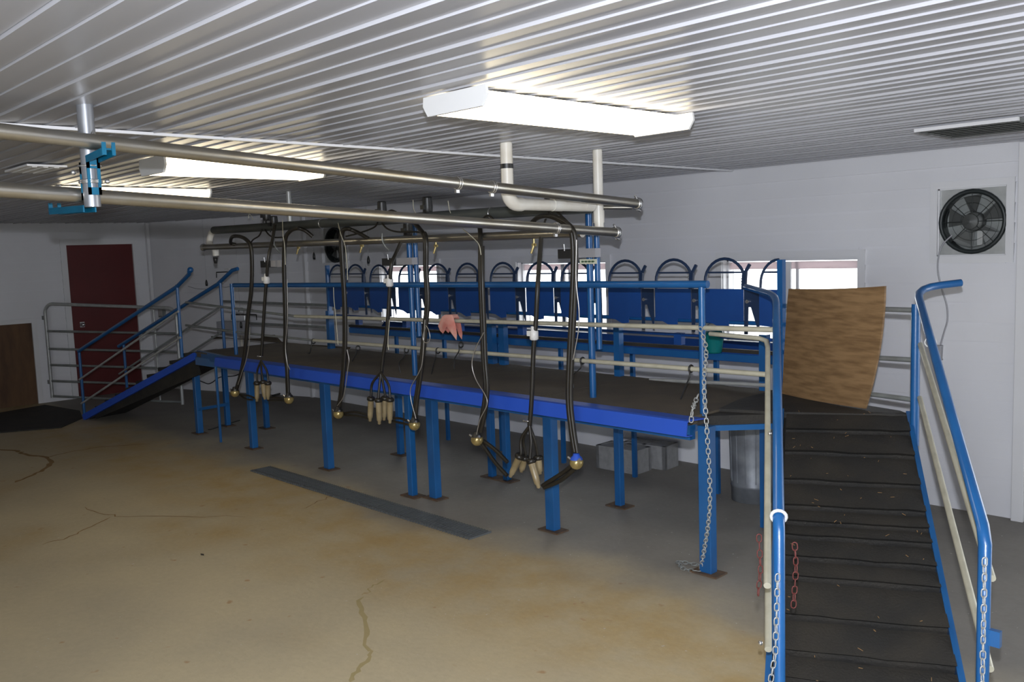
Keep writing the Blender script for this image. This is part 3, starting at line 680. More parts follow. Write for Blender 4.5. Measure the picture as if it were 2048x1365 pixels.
# ------------------------------------------------------------------ overhead pipes
def pipe(a, b, r, mat, name, label, clamps=(), end=True):
    a, b = V(a), V(b); d = (b-a).normalized()
    t = MB().tube([a, b], r, 16).build(name, mat, label=label, cat='pipe')
    for f in clamps:
        p = a.lerp(b, f); c = MB().torus(p, d, r*1.12, .004, 18, 6).torus(p+d*.012, d, r*1.12, .004, 18, 6).box(p+V((0,0,-r*1.5)), (.012,.02,.014)); c.build('clamp', 'steel', t)
    if end:
        MB().lathe(b-d*.012, d, [(r*1.05,0),(r*1.35,.004),(r*1.35,.018),(r*1.15,.022),(r*1.3,.028),(r*1.1,.036),(0,.038)], 16).build('end_cap', 'steel', t)
        MB().tube([b+V((0,0,-r*1.3)), b+d*.03+V((0,0,-r*1.5))], .008, 6).tube([b+V((0,0,r*1.3)), b-d*.02+V((0,0,r*1.7))], .006, 6).build('wing_nut', 'steel', t)
    return t
p1a, p1b = V((-3.185, .15, 2.268)), V((-3.20, 4.10, 2.030))
p2a, p2b = V((-3.34, .15, 2.095)), V((-3.35, 4.09, 1.873))
pipe(p1a, p1b, .0255, 'stain', 'milk_pipe', 'upper stainless pipe running from the top left towards the white pvc pipes', (.715, .66))
pipe(p2a, p2b, .0255, 'stain', 'milk_pipe', 'lower stainless pipe running below the upper one from the left edge', (.87,))
# short return behind the upper pipe end
MB().tube([(-3.42, 3.97, 2.02), at(1262, 415, y=4.25)], .014, 10).build('stub_pipe', 'stain', label='short thin steel pipe behind the upper pipe end', cat='pipe')
# hanger post with turquoise brackets
hx, hy = -3.28, 1.158
po = thing('hanger_post', (hx, hy, 1.99), 'round grey steel post hanging from the ceiling with turquoise pipe brackets', 'post')
MB().tube([(hx, hy, 1.995), (hx, hy, C-.001)], .0275, 20).build('post_tube', 'postgrey', po)
MB().tube([(hx+.028, hy, 2.225), (hx+.062, hy+.0, 2.245)], .006, 6).build('ceiling_screw', 'steel', po)
def bracket(sg, z0, z1, armz, armlen, tipz):
    b = MB(); xf = hx+sg*.031
    b.bb((min(xf, xf+sg*.006), hy-.022, z0), (max(xf, xf+sg*.006), hy-.012, z1)).bb((min(xf, xf+sg*.006), hy+.012, z0), (max(xf, xf+sg*.006), hy+.022, z1))
    b.bb((min(xf, xf+sg*.006), hy-.022, z0), (max(xf, xf+sg*.006), hy+.022, z0+.025)).bb((min(xf, xf+sg*.006), hy-.022, z1-.04), (max(xf, xf+sg*.006), hy+.022, z1))
    b.build('slotted_plate', 'aqua', po)
    a = MB(); a.beam((xf, hy, armz), (xf+sg*armlen, hy, armz+.01), .044, .006); a.beam((xf, hy-.02, armz-.01), (xf+sg*armlen, hy-.02, armz), .005, .022); a.beam((xf, hy+.02, armz-.01), (xf+sg*armlen, hy+.02, armz), .005, .022)
    a.bb((min(xf+sg*armlen, xf+sg*(armlen+.006)), hy-.022, armz-.01), (max(xf+sg*armlen, xf+sg*(armlen+.006)), hy-.008, armz+.032)).bb((min(xf+sg*armlen, xf+sg*(armlen+.006)), hy+.010, armz-.01), (max(xf+sg*armlen, xf+sg*(armlen+.006)), hy+.022, armz+.032))
    a.build('arm', 'aqua', po)
bracket(1, 2.035, 2.165, 2.165, .15, 2.2)
bracket(-1, 2.02, 2.15, 2.000, .36, 2.0)
MB().torus((hx, hy, 2.085), (0,0,1), .036, .004, 20, 6).torus((hx, hy, 2.079), (0,0,1), .036, .004, 20, 6).build('hose_clamp', 'steel', po)
MB().torus((hx, hy, 2.135), (0,0,1), .036, .003, 20, 6).build('hose_clamp', 'steel', po)
for p in ((hx-.03, hy-.045, 2.115), (hx+.03, hy+.045, 2.082)): MB().ball(p, .009).build('clamp_screw', 'steel', po)
MB().tube([(-6.79, 3.99, 2.06), (-6.79, 3.99, C-.001)], .022, 12).build('hanger_post', 'galv', label='thin grey post hanging from the ceiling at the far left above the dark pipe', cat='post')
# PVC
vt = thing('pvc_pipe', (-3.39, 3.6, 2.0), 'white pvc drop pipe with a black band and elbow feeding the dark pipe', 'pipe')
ez = 2.03; el = [V((-3.39, 3.27, C-.001)), V((-3.39, 3.27, ez+.07))]+arc((-3.39, 3.34, ez+.07), (0,-1,0), (0,0,-1), .07, .2, math.pi/2, 6)
MB().tube(el[:2], .032, 16).build('riser', 'pvc', vt)
MB().tube([V((-3.39,3.27,ez+.10))]+el[1:]+[V((-3.39, 3.37, ez))], .036, 16).build('elbow', 'pvc', vt)
MB().tube([(-3.39, 3.36, ez), (-3.39, 3.93, ez-.005)], .031, 16).tube([(-3.39, 3.60, ez), (-3.39, 3.68, ez)], .035, 16).tube([(-3.39, 3.86, ez), (-3.39, 3.93, ez)], .034, 16).build('branch', 'pvc', vt)
zb_ = at(1013, 333, y=3.27).z; MB().tube([(-3.39, 3.27, zb_-.012), (-3.39, 3.27, zb_+.012)], .0335, 16).build('black_tape', 'black', vt)
vt = thing('pvc_pipe', (-3.40, 3.99, 1.9), 'straight white pvc pipe hanging from the ceiling right of the elbowed one', 'pipe')
MB().tube([(-3.39, 3.99, 1.885), (-3.39, 3.99, C-.001)], .028, 16).build('riser', 'pvc', vt)
MB().tube([(-3.39, 3.99, 1.93), (-3.39, 3.99, 2.0)], .032, 16).build('coupling', 'pvc', vt)
MB().tube([(-3.39, 3.99, 1.885), (-3.39, 3.99, 1.91)], .030, 16).build('bushing', 'pvc', vt)
# vacuum line and milk line along the platform
VY = 3.96; va = at(428, 461, y=VY); vb = V((-3.42, VY, 2.022))
vl = MB().tube([va, vb], .036, 16).build('vacuum_pipe', 'vac', label='thick dark grey pipe running above the platform behind the hoses', cat='pipe')
for px in (645, 985): f_ = (at(px, 450, y=VY).x-va.x)/(vb.x-va.x); p = va.lerp(vb, f_); MB().torus(p, (1,0,0), .037, .003, 18, 6).build('clamp', 'steel', vl)
MB().tube(curve([va+V((.02,0,0)), va+V((-.06,0,-.03)), va+V((-.07,-.02,-.12)), at(430, 500, y=VY-.05), at(432, 512, y=VY-.05)]), .03, 12, taper=None).build('end_elbow', 'pvc', vl)
p = at(431, 520, y=VY-.05); MB().lathe(p+V((0,0,-.035)), (0,0,1), [(0,0),(.014,.002),(.02,.03),(.022,.06),(0,.062)], 10).build('drain_cap', 'black', vl)
MY = 3.80; ma = at(408, 495, y=MY); mb_ = at(1165, 466, y=MY)
ml = MB().tube([ma, mb_], .0255, 16).build('milk_line', 'stain', label='long stainless milk line carrying the hoses along the platform front', cat='pipe')
MB().lathe(ma+V((-.025,0,0)), (1,0,0), [(0,0),(.03,.002),(.034,.01),(.034,.02),(.028,.028),(.0255,.035)], 16).build('end_cap', 'steel', ml)
for px in (555, 772, 1180):
    if px < 1165:
        p = ma.lerp(mb_, (at(px, 480, y=MY).x-ma.x)/(mb_.x-ma.x)); MB().tube(curve([p+V((0,-.03,.05)), p+V((0,-.032,0)), p+V((0,-.01,-.04)), p+V((.03,-.0,-.07))]), .005, 6).build('hook', 'galvd', ml)
for i, (px, py) in enumerate(((597, 496), (724, 492), (872, 492), (1068, 490))):
    p = at(px, py, y=MY); n_ = MB().tube([p+V((0,0,.035)), p, p+V((-.015,-.01,-.05))], .007, 8).box(p+V((0,0,.0)), (.03,.012,.016))
    n_.build('milk_inlet', 'brass', ml)
# pulsators
def pulsator(px, py, label, under=False):
    p = at(px, py, y=VY-.0); r = .036
    t = thing('pulsator', p, label, 'pulsator', 'pulsators on the dark pipe')
    MB().lathe(p+V((0,0,-.05)), (0,0,1), [(0,0),(r*.8,.0),(r*.95,.01),(r,.05),(r*.9,.10),(r*.92,.104),(r*.8,.112),(0,.114)], 14).build('body', 'black', t)
    MB().box(p+V((0,-.04,-.01)), (.04,.02,.03)).build('coil', 'black', t)
    for sx_ in (-1, 1): MB().tube([p+V((sx_*.02,-.02,-.04)), p+V((sx_*.028,-.025,-.075))], .006, 6).build('nipple', 'black', t)
    return t
pulsator(533, 430, 'black pulsator block nearest the left end of the dark pipe')
pulsator(548, 447, 'black pulsator hanging just right of the leftmost one')
pulsator(764, 420, 'black round-topped pulsator standing on the dark pipe left of its middle')
pulsator(816, 458, 'black pulsator hanging under the dark pipe behind the lower steel pipe')
pulsator(1100, 408, 'black pulsator behind the white pvc elbow pipe')
pulsator(855, 412, 'black pulsator half hidden behind the lower pipe, right of the round-topped one')
def pulse_tube(pts, label):
    MB().tube(curve(pxs(pts, y=VY-.06)), .0065, 8).build('pulse_tube', 'rubber', label=label, cat='tube', group='thin tubes from the pulsators')
pulse_tube([(524,460),(518,472),(506,480),(500,490)], 'thin black tube curving left from the leftmost pulsator')
pulse_tube([(530,460),(538,470),(548,475),(565,475)], 'thin black tube curving right from the leftmost pulsator')
pulse_tube([(755,445),(748,455),(720,466),(692,473)], 'thin black tube sweeping left from the round-topped pulsator')
pulse_tube([(764,447),(775,458),(795,464),(830,464),(845,466)], 'thin black tube sweeping right from the round-topped pulsator')
pulse_tube([(1112,422),(1128,437),(1143,452)], 'thin black tube slanting down right from the elbow pulsator')
pulse_tube([(775,424),(783,421),(792,424)], 'tiny black tube loop right of the round-topped pulsator')
pulse_tube([(1098,425),(1092,437),(1088,450)], 'short black tube dropping from the elbow pulsator to the milk line')
pulse_tube([(962,452),(968,436),(978,432),(990,442)], 'black tube loop left of the white pvc elbow')
# ------------------------------------------------------------------ hoses
HP = 3.70
def hose(pts, label, balls=True, ballpx=None, r=.015, blue_top=False, wire=None):
    c = curve([at(*pts[0], y=MY-.01), at(*pts[1], y=3.75)]+pxs(pts[2:], y=HP), 5); e = c[-1]
    t = thing('milking_hose', e, label, 'hose', 'twin milking hoses')
    off = V((.0135, .0, 0)); MB().tube([p-off for p in c], r, 8).build('milk_tube', 'rubber', t)
    k0 = max(1, int(len(c)*.18)); MB().tube([p+off+V((0,-.008,0)) for p in c[k0:]], r*.9, 8).build('air_tube', 'rubber', t)
    if ballpx:
        b = at(*ballpx, y=HP-.02); bl = MB().ball(b, .040, 16).build('claw_bowl', 'brass', t)
        MB().lathe(b+V((0,0,.018)), (0,0,1), [(.036,0),(.03,.014),(.02,.022),(.018,.034),(0,.035)], 14).build('claw_cap', 'bluelip' if blue_top else 'black', t)
        for sx_ in (-1, 1): MB().tube([b+V((.02*sx_,-.015,.015)), b+V((.045*sx_,-.02,.03))], .008, 8).build('claw_nipple', 'steel', t)
    if wire: MB().tube(curve(pxs(wire, y=HP-.035), 5), .0032, 6).build('lift_wire', 'wire', t)
    return t
hose([(474,490),(463,486),(466,474),(480,473),(494,480),(503,496),(505,540),(503,585),(497,630),(493,680),(489,715),(482,750),(474,778)], 'leftmost twin black hose with small brass bowl, looped at the top', ballpx=(470,786), wire=[(500,655),(498,690),(492,722),(484,745),(476,770)])
hose([(628,474),(613,462),(597,457),(580,464),(571,482),(569,530),(571,600),(572,660),(571,700),(575,735),(576,760),(577,790)], 'second twin black hose from the left arching over the milk line', ballpx=(578,799), wire=[(574,560),(575,640),(571,690),(574,725),(580,740)])
hose([(740,478),(715,464),(694,458),(684,472),(686,530),(690,600),(691,680),(688,740),(683,790),(678,818)], 'third twin black hose from the left, ending left of the middle cluster', ballpx=(677,828), wire=[(694,700),(698,720),(696,735),(688,790),(675,812)])
hose([(828,443),(842,458),(852,478),(853,540),(856,600),(852,650),(846,710),(840,760),(834,800),(830,838)], 'fourth twin black hose with a hooked steel wire beside it', ballpx=(829,850), wire=[(850,640),(845,720),(838,745),(822,775),(822,800),(832,838)])
hose([(962,448),(964,480),(964,560),(967,640),(970,720),(974,780),(968,830),(960,864)], 'fifth twin black hose, thick one right of the pink cloth', ballpx=(954,880), wire=[(968,665),(950,700),(944,730),(952,760),(970,790),(974,810),(960,840),(953,870)])
hose([(1066,447),(1080,435),(1100,432),(1122,440),(1142,456),(1149,480),(1150,540),(1146,640),(1142,720),(1140,800),(1146,860),(1153,905)], 'rightmost twin black hose with a blue-capped brass bowl', ballpx=(1153,926), blue_top=True, wire=[(1153,480),(1152,560),(1158,620),(1157,660),(1150,700),(1146,720)])
def cluster(line, split, cups, label, links, fit=None, clamp=None, lr_=.0085):
    c = curve([at(*line[0], y=MY-.005), at(*line[1], y=3.75)]+pxs(line[2:], y=HP-.01), 5); sp = at(*split, y=HP-.02)
    t = thing('milking_cluster', sp, label, 'milking cluster', 'milking clusters')
    MB().tube(c, .0135, 8).build('main_hose', 'rubber', t)
    if fit: p = at(*fit, y=HP-.01); MB().lathe(p+V((0,0,-.04)), (0,0,1), [(.018,0),(.026,.006),(.026,.05),(.018,.06),(.018,.08)], 12).box(p+V((-.02,-.01,0)), (.03,.03,.03)).build('pvc_coupling', 'white', t)
    if clamp: p = at(*clamp, y=HP-.01); MB().torus(p, (0,0,1), .016, .004, 12, 6).box(p+V((-.02,-.01,0)), (.022,.008,.01)).build('hose_clamp', 'steel', t)
    for (tx, ty), (bx_, by_), dd in cups:
        a = at(tx, ty, y=HP-.03+dd); b = at(bx_, by_, y=HP-.03+dd); ax = (b-a).normalized(); L = (b-a).length
        MB().tube(curve([sp, sp.lerp(a, .5)+V(((a.x-sp.x)*.35, 0, .01)), a-ax*.02, a]), .009, 8).build('short_tube', 'rubber', t)
        cu = MB().lathe(a, ax, [(.012,-.004),(.024,.0),(.024,L*.06),(.0215,L*.10),(.0205,L*.6),(.018,L*.82),(.012,L*.86),(.012,L*.97),(0,L)], 14).build('teat_cup', 'cup', t)
        MB().lathe(a, ax, [(0,-.012),(.02,-.012),(.029,-.004),(.030,.012),(.022,.018)], 14).build('rubber_mouthpiece', 'rubber', cu)
    for ln in links:
        MB().tube(curve(pxs(ln, y=HP+.02), 5), lr_, 8).build('cross_tube', 'rubber', t)
    return t
cluster([(550,450),(545,480),(537,515),(533,560),(529,610),(526,660),(523,712)], (522,722),
 [((514,766),(514,804),0), ((526,764),(530,800),.03), ((536,766),(536,800),.0)], 'leftmost hanging milking cluster with three pale cups below the blue lip',
 [[(476,787),(490,798),(505,800)],[(480,790),(498,792),(512,798)],[(572,798),(555,796),(540,795)],[(570,802),(552,801),(536,801)]], fit=(533,558), clamp=(521,713))
cluster([(803,483),(793,505),(783,530),(780,570),(777,620),(773,670),(766,715),(762,755)], (762,745),
 [((742,797),(740,844),0), ((757,800),(759,850),-.02), ((770,796),(768,842),.03), ((780,799),(780,848),0)], 'middle hanging milking cluster with four pale cups in front of the lip',
 [[(686,827),(710,824),(735,830)],[(688,831),(712,832),(738,838)],[(822,845),(802,838),(780,836)],[(820,850),(800,846),(780,842)]], fit=(779,562))
cluster([(1083,470),(1079,520),(1075,580),(1072,640),(1067,700),(1065,760),(1062,820),(1059,852)], (1059,852),
 [((1040,912),(1020,955),0), ((1050,915),(1042,945),.05), ((1062,922),(1078,978),-.01), ((1076,915),(1080,950),.05)], 'rightmost milking cluster of amber cups splayed below the platform lip',
 [[(966,882),(990,900),(1015,925)],[(962,886),(990,925),(1014,952)],[(1146,930),(1120,950),(1085,972)],[(1150,938),(1120,962),(1088,976)]], fit=(1068,667), clamp=(1056,842), lr_=.013)
# control boxes hung on the pipes
def control(px0, px1, px2, py0, py1, y, label, card=False):
    a = at(px0, py0, y=y); b = at(px1, py1, y=y); c = at(px2, py1, y=y)
    t = thing('control_box', ((a.x+c.x)/2, y, b.z), label, 'control box', 'control boxes above the rail')
    MB().bb((a.x, y-.03, b.z), (b.x, y+.04, a.z)).build('solenoid', 'black', t)
    MB().bb((b.x, y-.02, b.z+.004), (c.x, y+.03, a.z-.0)).build('casing', 'greybox', t)
    MB().tube([V(((a.x+b.x)/2, y-.03, a.z-.01)), V(((a.x+b.x)/2, y-.035, a.z+.03))], .005, 6).build('terminal', 'steel', t)
    if card:
        d = at(1160, 519, y=y-.03); e = at(1194, 528, y=y-.03)
        k = MB().bb((d.x, y-.034, e.z), (e.x, y-.03, d.z)).build('label_card', 'card', t)
        ik = MB()
        for i in range(4): cx = d.x+(e.x-d.x)*(.18+i*.2); ik.box((cx, y-.0355, (d.z+e.z)/2), (.016, .002, .010)); ik.box((cx+.012, y-.0355, (d.z+e.z)/2), (.006, .002, .004))
        ik.build('printed_marks', 'ink', k)
control(527, 546, 567, 522, 535, 3.78, 'small metal control box at the far left behind the hoses')
control(770, 797, 829, 517, 531, 4.02, 'small control box mounted on the far tall blue post')
control(1122, 1150, 1195, 499, 517, 4.05, 'control box with a printed card on the near tall blue post', True)
# hanging plugs and cords
for px, py, y0, lab_ in ((628, 512, 5.6, 'small dark plug hanging left of the dark wall fan'), (737, 520, 5.4, 'small dark plug hanging over the third headlock from the left'), (482, 652-2, 5.2, 'small dark plug hanging over the steel sink'), (413, 566, 5.2, 'small dark plug hanging on the corner wall left of the ramp rail')):
    p = at(px, py, y=y0); t = thing('hanging_plug', p, lab_, 'plug', 'small plugs hanging on cords')
    MB().lathe(p+V((0,0,-.04)), (0,0,1), [(0,0),(.014,0),(.017,.03),(.012,.06),(.004,.08),(0,.081)], 8).build('plug_body', 'black', t)
    MB().tube([p+V((0,0,.03)), V((p.x+.003, p.y, C-.004))], .0012, 5).build('cord', 'greybox', t)
for pts, lab_ in (([(497,437),(498,428),(503,433),(507,440)], 'short bent wire hook above the left end of the dark pipe'),
   ([(565,440),(566,470),(569,490),(571,530)], 'pale thin cord dropping beside the second hose'),
   ([(676,446),(682,470),(690,492),(694,530),(695,560)], 'pale thin cord dropping beside the third hose'),
   ([(667,575),(668,600),(672,640),(676,690)], 'pale thin rope hanging on the rail near the manger end'),
   ([(826,400),(828,420),(836,432)], 'thin wire standing up from the dark pipe at its middle'),
   ([(896,402),(899,420),(905,434)], 'thin wire standing up left of the pvc elbow'),
   ([(925,458),(945,475),(958,490),(962,510)], 'pale cord slanting down to the fifth hose'),
   ([(851,655),(846,672),(848,684),(856,686),(860,676),(857,660),(852,652)], 'steel wire loop hooked beside the fourth hose'),
   ([(779,640),(776,680),(777,700)], 'pale string hanging beside the middle cluster hose')):
    MB().tube(curve(pxs(pts, y=HP-.04 if 'hose' in lab_ else 3.93)), .003, 6).build('wire_cord', 'wire' if 'steel' in lab_ else 'cream', label=lab_, cat='cord')
for i, (px, py) in enumerate(((627, 683), (716, 697), (813, 701), (876, 702), (922, 690), (1165, 722), (1382, 738))):
    p = at(px, py, y=RY-.0); t = thing('rubber_strap', p, ['black strap on the lower rail at its left end','black strap on the lower rail below the manger end','black strap on the lower rail beside the far tall post','black strap on the lower rail left of the pink cloth','black strap knotted on the lower rail right of the pink cloth','black strap tied on the lower rail at the near tall post','black strap with white tape on the lower rail left of the end post'][i], 'strap', 'black straps on the lower rail')
    MB().torus(p, (1,0,0), .019, .006, 14, 6).build('loop', 'black', t)
    MB().tube(curve([p+V((0,-.02,0)), p+V((.01,-.03,-.04)), p+V((-.02-.02*(i % 3),-.03,-.10)), p+V((-.05,-.03,-.17 if i > 1 else -.1))]), .004, 6).build('tail', 'black', t)
# pink cloth over the rail
cl = MB(); ptsF = [(884,634),(876,652),(880,662),(886,668),(894,655),(897,650),(903,660),(907,672),(913,681),(914,668),(911,650),(907,636),(904,630),(890,630)]
poly = pxs(ptsF, y=RY-.03); cen = sum(poly, V((0,0,0)))/len(poly); n = len(poly)
top_ = [p+V((0,.03,.012)) for p in (poly[0], poly[12])]
vs = poly+[cen+V((0,-.02,0))]; cl.add(vs, [(i, (i+1) % n, n) for i in range(n)], True)
cl.add([p+V((0,.05,.0)) for p in poly]+[cen+V((0,.06,0))], [(i, n, (i+1) % n) for i in range(n)], True)
cl.add([poly[0], poly[13], poly[12], poly[11]]+[p+V((0,.05,0)) for p in (poly[0], poly[13], poly[12], poly[11])], [(0,1,5,4),(1,2,6,5),(2,3,7,6)], True)
cl.build('cleaning_cloth', 'cloth', label='pink cloth draped over the upper cream rail of the platform', cat='cloth')
# bucket on the manger
p = at(1428, 706, y=4.98); bk = thing('bucket', p, 'small teal bucket hanging below the second headlock from the right', 'bucket')
MB().lathe(p, (0,0,1), [(0,0),(.048,0),(.052,.01),(.066,.13),(.070,.135),(.066,.137),(.062,.13),(.05,.012),(0,.01)], 18).build('body', 'teal', bk)
MB().tube(arc(p+V((0,-.0,.13)), (1,0,0), (0,0,1), .068, 0, math.pi, 12), .003, 6).build('bail', 'steel', bk)
# ------------------------------------------------------------------ chains
def link_mesh(L, wd, r, mat):
    b = MB(); pts = arc((0,0,L/2-wd/2), (1,0,0), (0,0,1), wd/2, 0, math.pi, 4)+arc((0,0,-L/2+wd/2), (-1,0,0), (0,0,-1), wd/2, 0, math.pi, 4); pts.append(pts[0])
    b.tube(pts, r, 5, cap=False); me = bpy.data.meshes.new('link'); me.from_pydata(b.v, [], b.f); me.polygons.foreach_set('use_smooth', [True]*len(b.f)); me.materials.append(M[mat]); return me
def chain(path, L, wd, r, mat, label):
    t = thing('chain', path[-1], label, 'chain'); me = link_mesh(L, wd, r, mat); o0 = V(path[-1])
    ds = [0]; 
    for a, b in zip(path, path[1:]): ds.append(ds[-1]+(V(b)-V(a)).length)
    n = max(3, int(ds[-1]/(L-2.2*r))); tot = ds[-1]
    for i in range(n):
        s = tot*(i+.5)/n; k = max(j for j in range(len(ds)-1) if ds[j] <= s); f = (s-ds[k])/(ds[k+1]-ds[k]); a, b = V(path[k]), V(path[k+1]); p = a.lerp(b, f); z = (a-b).normalized()
        x = z.orthogonal().normalized(); R = Matrix((x, z.cross(x), z)).transposed() @ Matrix.Rotation(math.pi/2*(i % 2)+random.uniform(-.3,.3), 3, 'Z')
        o = bpy.data.objects.new('link', me); COL.objects.link(o); o.parent = t; o.matrix_local = Matrix.Translation(p-o0) @ R.to_4x4()
    return t
cx = at(1410, 800, y=3.94).x
top = at(1400, 655, y=RY-.03); mid_ = V((at(1414, 850, y=3.79).x, 3.79, .84)); bt = at(1402, 1140, z=.012)
path = curve([top, at(1412,700,y=4.0), at(1408,770,y=3.85), mid_, V((mid_.x-.01, 3.82, .45)), V((bt.x, bt.y, .015))], 6)
chain(path, .032, .019, .003, 'galv', 'long galvanised chain hanging from the rail end to the floor by the front leg')
pth = [V((bt.x+.10*math.cos(a)*(1+.3*math.sin(3*a))-.06, bt.y+.05*math.sin(a)+.01, .008)) for a in [k*.55 for k in range(14)]]
chain(pth, .032, .019, .003, 'galvd', 'heap of chain links lying on the floor at the front right leg')
chain(curve([at(1396,790,y=3.98), at(1390,806,y=3.92), at(1385,820,y=3.81), at(1382,845,y=3.80)], 4), .035, .02, .003, 'galv', 'short chain hanging over the right end of the blue lip')
# on the handrail posts of the ramp
q0 = V((eR.x, eR.y, 0)) + (V((0,0,0))-V((eR.x, eR.y, 0))).normalized()*.03
chain([V((q0.x, q0.y, z)) for z in (.82, .6, .3, .06)], .029, .015, .0022, 'galv', 'steel chain hanging down the lower post of the right handrail')
q0 = V((eL.x, eL.y, 0)) + (V((0,0,0))-V((eL.x, eL.y, 0))).normalized()*.03 - C2*.004
chain([V((q0.x, q0.y, .72)), V((q0.x-.01, q0.y-.0, .45)), V((q0.x-.04, q0.y-.01, .25))], .029, .015, .0022, 'galv', 'steel chain hanging down the lower post of the left handrail')
chain([V((eL.x-.055, eL.y-.03, .84)), V((eL.x-.05, eL.y-.03, .72)), V((eL.x-.06, eL.y-.03, .63))], .028, .016, .002, 'redchain', 'rusty red chain left of the left handrail elbow')
chain([V((eL.x+.045, eL.y+.02, .82)), V((eL.x+.05, eL.y+.02, .74)), V((eL.x+.04, eL.y+.02, .60))], .028, .016, .002, 'redchain', 'rusty red chain right of the left handrail elbow')
# ------------------------------------------------------------------ floor things
dc = thing('drain_cover', (-5.5, 3.65, 0), 'long grey grated drain cover set in the floor before the platform', 'drain cover')
dx0, dx1 = at(520, 940, z=0).x, at(955, 1075, z=0).x
MB().bb((dx0, 3.575, .001), (dx1, 3.59, .014)).bb((dx0, 3.725, .001), (dx1, 3.74, .014)).bb((dx0, 3.64, .001), (dx1, 3.66, .010)).build('edge_bar', 'grate', dc)
gb = MB(); n = int((dx1-dx0)/.028)
for k in range(n+1): x = dx0+k*(dx1-dx0)/n; gb.bb((x-.006, 3.562, .001), (x+.006, 3.752, .012))
gb.build('grate_bars', 'grate', dc, kind='stuff')
MB().bb((dx0, 3.575, .0006), (dx1, 3.74, .003)).build('sump_plate', 'fand', dc)
def block(p, rz, lab_):
    t = thing('concrete_block', p, lab_, 'concrete block', 'concrete blocks under the platform'); R = Matrix.Rotation(rz, 3, 'Z'); b = MB()
    for lo, hi in (((-.2,-.1,0),(-.17,.1,.19)), ((.17,-.1,0),(.2,.1,.19)), ((-.015,-.1,0),(.015,.1,.19)), ((-.2,-.1,0),(.2,-.07,.19)), ((-.2,.07,0),(.2,.1,.19))):
        c_ = (V(lo)+V(hi))/2; b.box(V(p)+R@c_, V(hi)-V(lo), rz)
    b.build('block_shell', 'block', t)
    MB().box(V(p)+V((0,0,.178)), (.33,.135,.02), rz).build('core_web', 'block', t)
block(V((-4.53, 5.56, 0.001)), .02, 'grey concrete block lying under the platform, in front of another')
block(V((-4.44, 5.80, 0.001)), .08, 'grey concrete block against the back wall, behind the other one')
cc = at(1506, 960, y=5.45); cc = V((cc.x, 5.45, 0))
tc = thing('trash_can', cc, 'galvanised steel trash can standing under the landing by the back wall', 'trash can')
H_ = .70; R0 = .165
MB().lathe(cc+V((0,0,.002)), (0,0,1), [(0,0),(R0*.9,0),(R0*.9,.10),(R0*.93,.104),(R0*.905,.115),(R0*1.0,H_-.02),(R0*1.05,H_),(R0*.97,H_),(R0*.86,.02),(0,.02)], 28).build('body', 'can', tc)
for k in range(14):
    a = 2*math.pi*k/14; MB().tube([cc+V((math.cos(a)*R0*.915, math.sin(a)*R0*.915, .14)), cc+V((math.cos(a)*R0*.985, math.sin(a)*R0*.985, H_-.06))], .004, 5).build('rib', 'can', tc)
hd = (V((0,0,0))-cc).normalized(); hp = cc+hd*(R0+.008)+V((0,0,H_-.12)); sd = V((-hd.y, hd.x, 0))
MB().tube([hp+sd*.04, hp+sd*.02+V((0,0,.04)), hp-sd*.02+V((0,0,.04)), hp-sd*.04, hp+sd*.04], .004, 6).build('handle', 'can', tc)
# sink on the corner wall
wdir = (V((DY[0], DY[1], 0))-V((-12.72, 5.2, 0))).normalized(); wn_ = V((wdir.y, -wdir.x, 0))
def on_corner(px, py, off=.03):
    d = RT*((px-1024)/FPX) - UP*((py-682.5)/FPX) + FW; q_ = V((-9.98, W, 0))+wn_*off; o = V((0,0,EYE)); return o+d*((q_-o).dot(wn_)/d.dot(wn_))
a = on_corner(450, 642, .16); b = on_corner(500, 642, .16); c = on_corner(450, 668, .16)
sk = thing('wall_sink', (a+b)/2, 'grey steel sink on the corner wall behind the left ramp', 'sink')
hs = (a.z-c.z); wdt = (b-a).length; ctr = (a+b)/2; Rk = Matrix((wdir, -wn_, V((0,0,1)))).transposed()
for cc_, sz in (((0,.15,-hs/2), (wdt,.02,hs)), ((0,-.11,-hs/2), (wdt,.02,hs)), ((-wdt/2,.02,-hs/2), (.02,.28,hs)), ((wdt/2,.02,-hs/2), (.02,.28,hs)), ((0,.02,-hs+.01), (wdt,.28,.02))):
    pass
sb = MB()
for cc_, sz in (((0,-.0,-hs/2), (wdt,.015,hs)), ((0,-.14,-hs/2), (wdt,.015,hs)), ((-wdt/2,-.07,-hs/2), (.015,.15,hs)), ((wdt/2,-.07,-hs/2), (.015,.15,hs)), ((0,-.07,-hs+.008), (wdt,.15,.015))):
    sb.box(ctr+Rk@V((cc_[0], cc_[1], cc_[2])), sz, rot=Rk)
sb.build('basin', 'greybox', sk)
MB().tube(curve([ctr-wn_*.13+V((0,0,-.04)), ctr-wn_*.13+V((0,0,.12)), ctr-wn_*.08+V((0,0,.16)), ctr-wn_*.03+V((0,0,.12))]), .009, 8).build('tap', 'steel', sk)
MB().tube([ctr-wn_*.12+V((-wdir.x*wdt/2,-wdir.y*wdt/2,0)), ctr-wn_*.12+V((-wdir.x*wdt/2,-wdir.y*wdt/2,.07)), ctr-wn_*.12+V((wdir.x*wdt/2,wdir.y*wdt/2,.07)), ctr-wn_*.12+V((wdir.x*wdt/2,wdir.y*wdt/2,0))], .006, 6).build('back_pipe', 'black', sk)
MB().tube([ctr-wn_*.05+V((0,0,-hs)), ctr-wn_*.05+V((0,0,-hs-.25)), ctr-wn_*.14+V((0,0,-hs-.3))], .02, 8).build('waste_pipe', 'pvc', sk)
p = on_corner(324, 625, .03); eb = MB().box(p, (.10,.05,.14), math.atan2(wdir.y, wdir.x)).build('electrical_box', 'galvd', label='grey metal electrical box on the wall right of the red door', cat='electrical box')
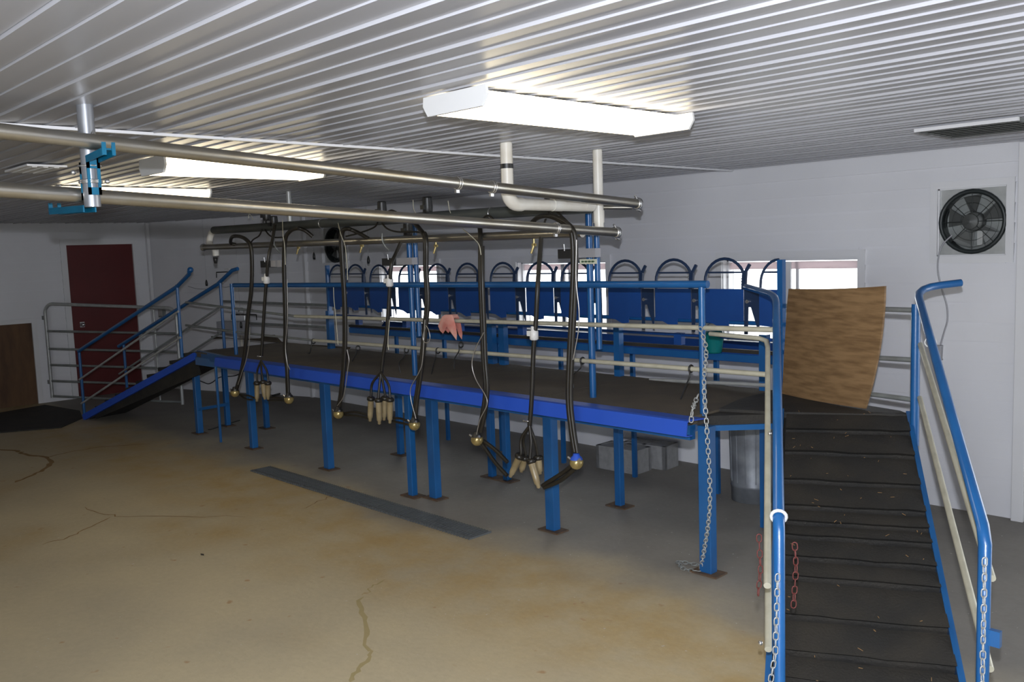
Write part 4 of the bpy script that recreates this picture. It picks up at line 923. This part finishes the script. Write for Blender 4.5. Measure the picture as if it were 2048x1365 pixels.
MB().box(p+wn_*.028, (.07,.008,.10), math.atan2(wdir.y, wdir.x)).build('cover_plate', 'galv', eb)
cpt = [on_corner(x_, y_, .03) for x_, y_ in ((385,765),(398,762),(415,768),(425,765),(440,755),(470,752),(485,744))]
MB().tube(curve(cpt), .007, 6).build('wall_hose', 'black', label='thin black hose looping along the corner wall under the deck', cat='hose')
cpt = [on_corner(x_, y_, .02) for x_, y_ in ((376,573),(395,578),(420,578),(440,574),(452,575),(470,570))]
MB().tube(curve(cpt), .004, 6).build('wall_cable', 'greybox', label='thin grey cable running across the corner wall behind the ramp rails', cat='cable')
cpt = [on_corner(x_, y_, .02) for x_, y_ in ((433,556),(433,545),(462,544))]
cd_ = MB().tube(cpt, .006, 6).build('conduit', 'black', label='small angled black conduit on the corner wall above the ramp rail', cat='conduit')
p = on_corner(455, 541, .03); MB().box(p+V((0,0,.015)), (.08,.03,.02), math.atan2(wdir.y, wdir.x)).build('glint_block', 'white', cd_)  # white block standing in for a bright window reflection on the wall
cpt = pxs([(545,792),(570,786),(600,784),(625,778),(650,782),(640,787),(600,789)], z=.015)
MB().tube(curve(cpt), .014, 8).build('floor_hose', 'black', label='coil of black hose lying on the floor by the back wall under the deck', cat='hose')
p = at(455, 845, z=.004); MB().beam(at(418, 860, z=.006), at(478, 841, z=.006), .03, .008).build('floor_strap', 'black', label='short black strap lying on the floor behind the far left legs', cat='strap')
# straw on the ramp
stw = MB()
for k in range(70):
    s_ = random.uniform(.02, 2.3); c = random.uniform(.02, W2-.02); p = R_at(s_, c, .024); a = random.uniform(0, math.pi); L_ = random.uniform(.003, .011)
    d = (C2*math.cos(a)+U2*math.sin(a)+V((0,0,-SL*math.sin(a)))).normalized()*L_; stw.beam(p-d, p+d, random.uniform(.001,.003), .0015)
stw.build('straw', 'straw', label='bits of straw scattered over the right ramp mats', cat='straw', kind='stuff')
p = at(404, 1110, z=.003); lf = MB().prism([p+V((-.02,0,0)), p+V((0,-.008,0)), p+V((.022,.002,0)), p+V((.004,.01,0))], (0,0,.003)); lf.build('dead_leaf', 'matd', label='tiny dark scrap lying alone on the tan floor', cat='scrap')
for o in bpy.data.objects:
    if '_o' in o: del o['_o']
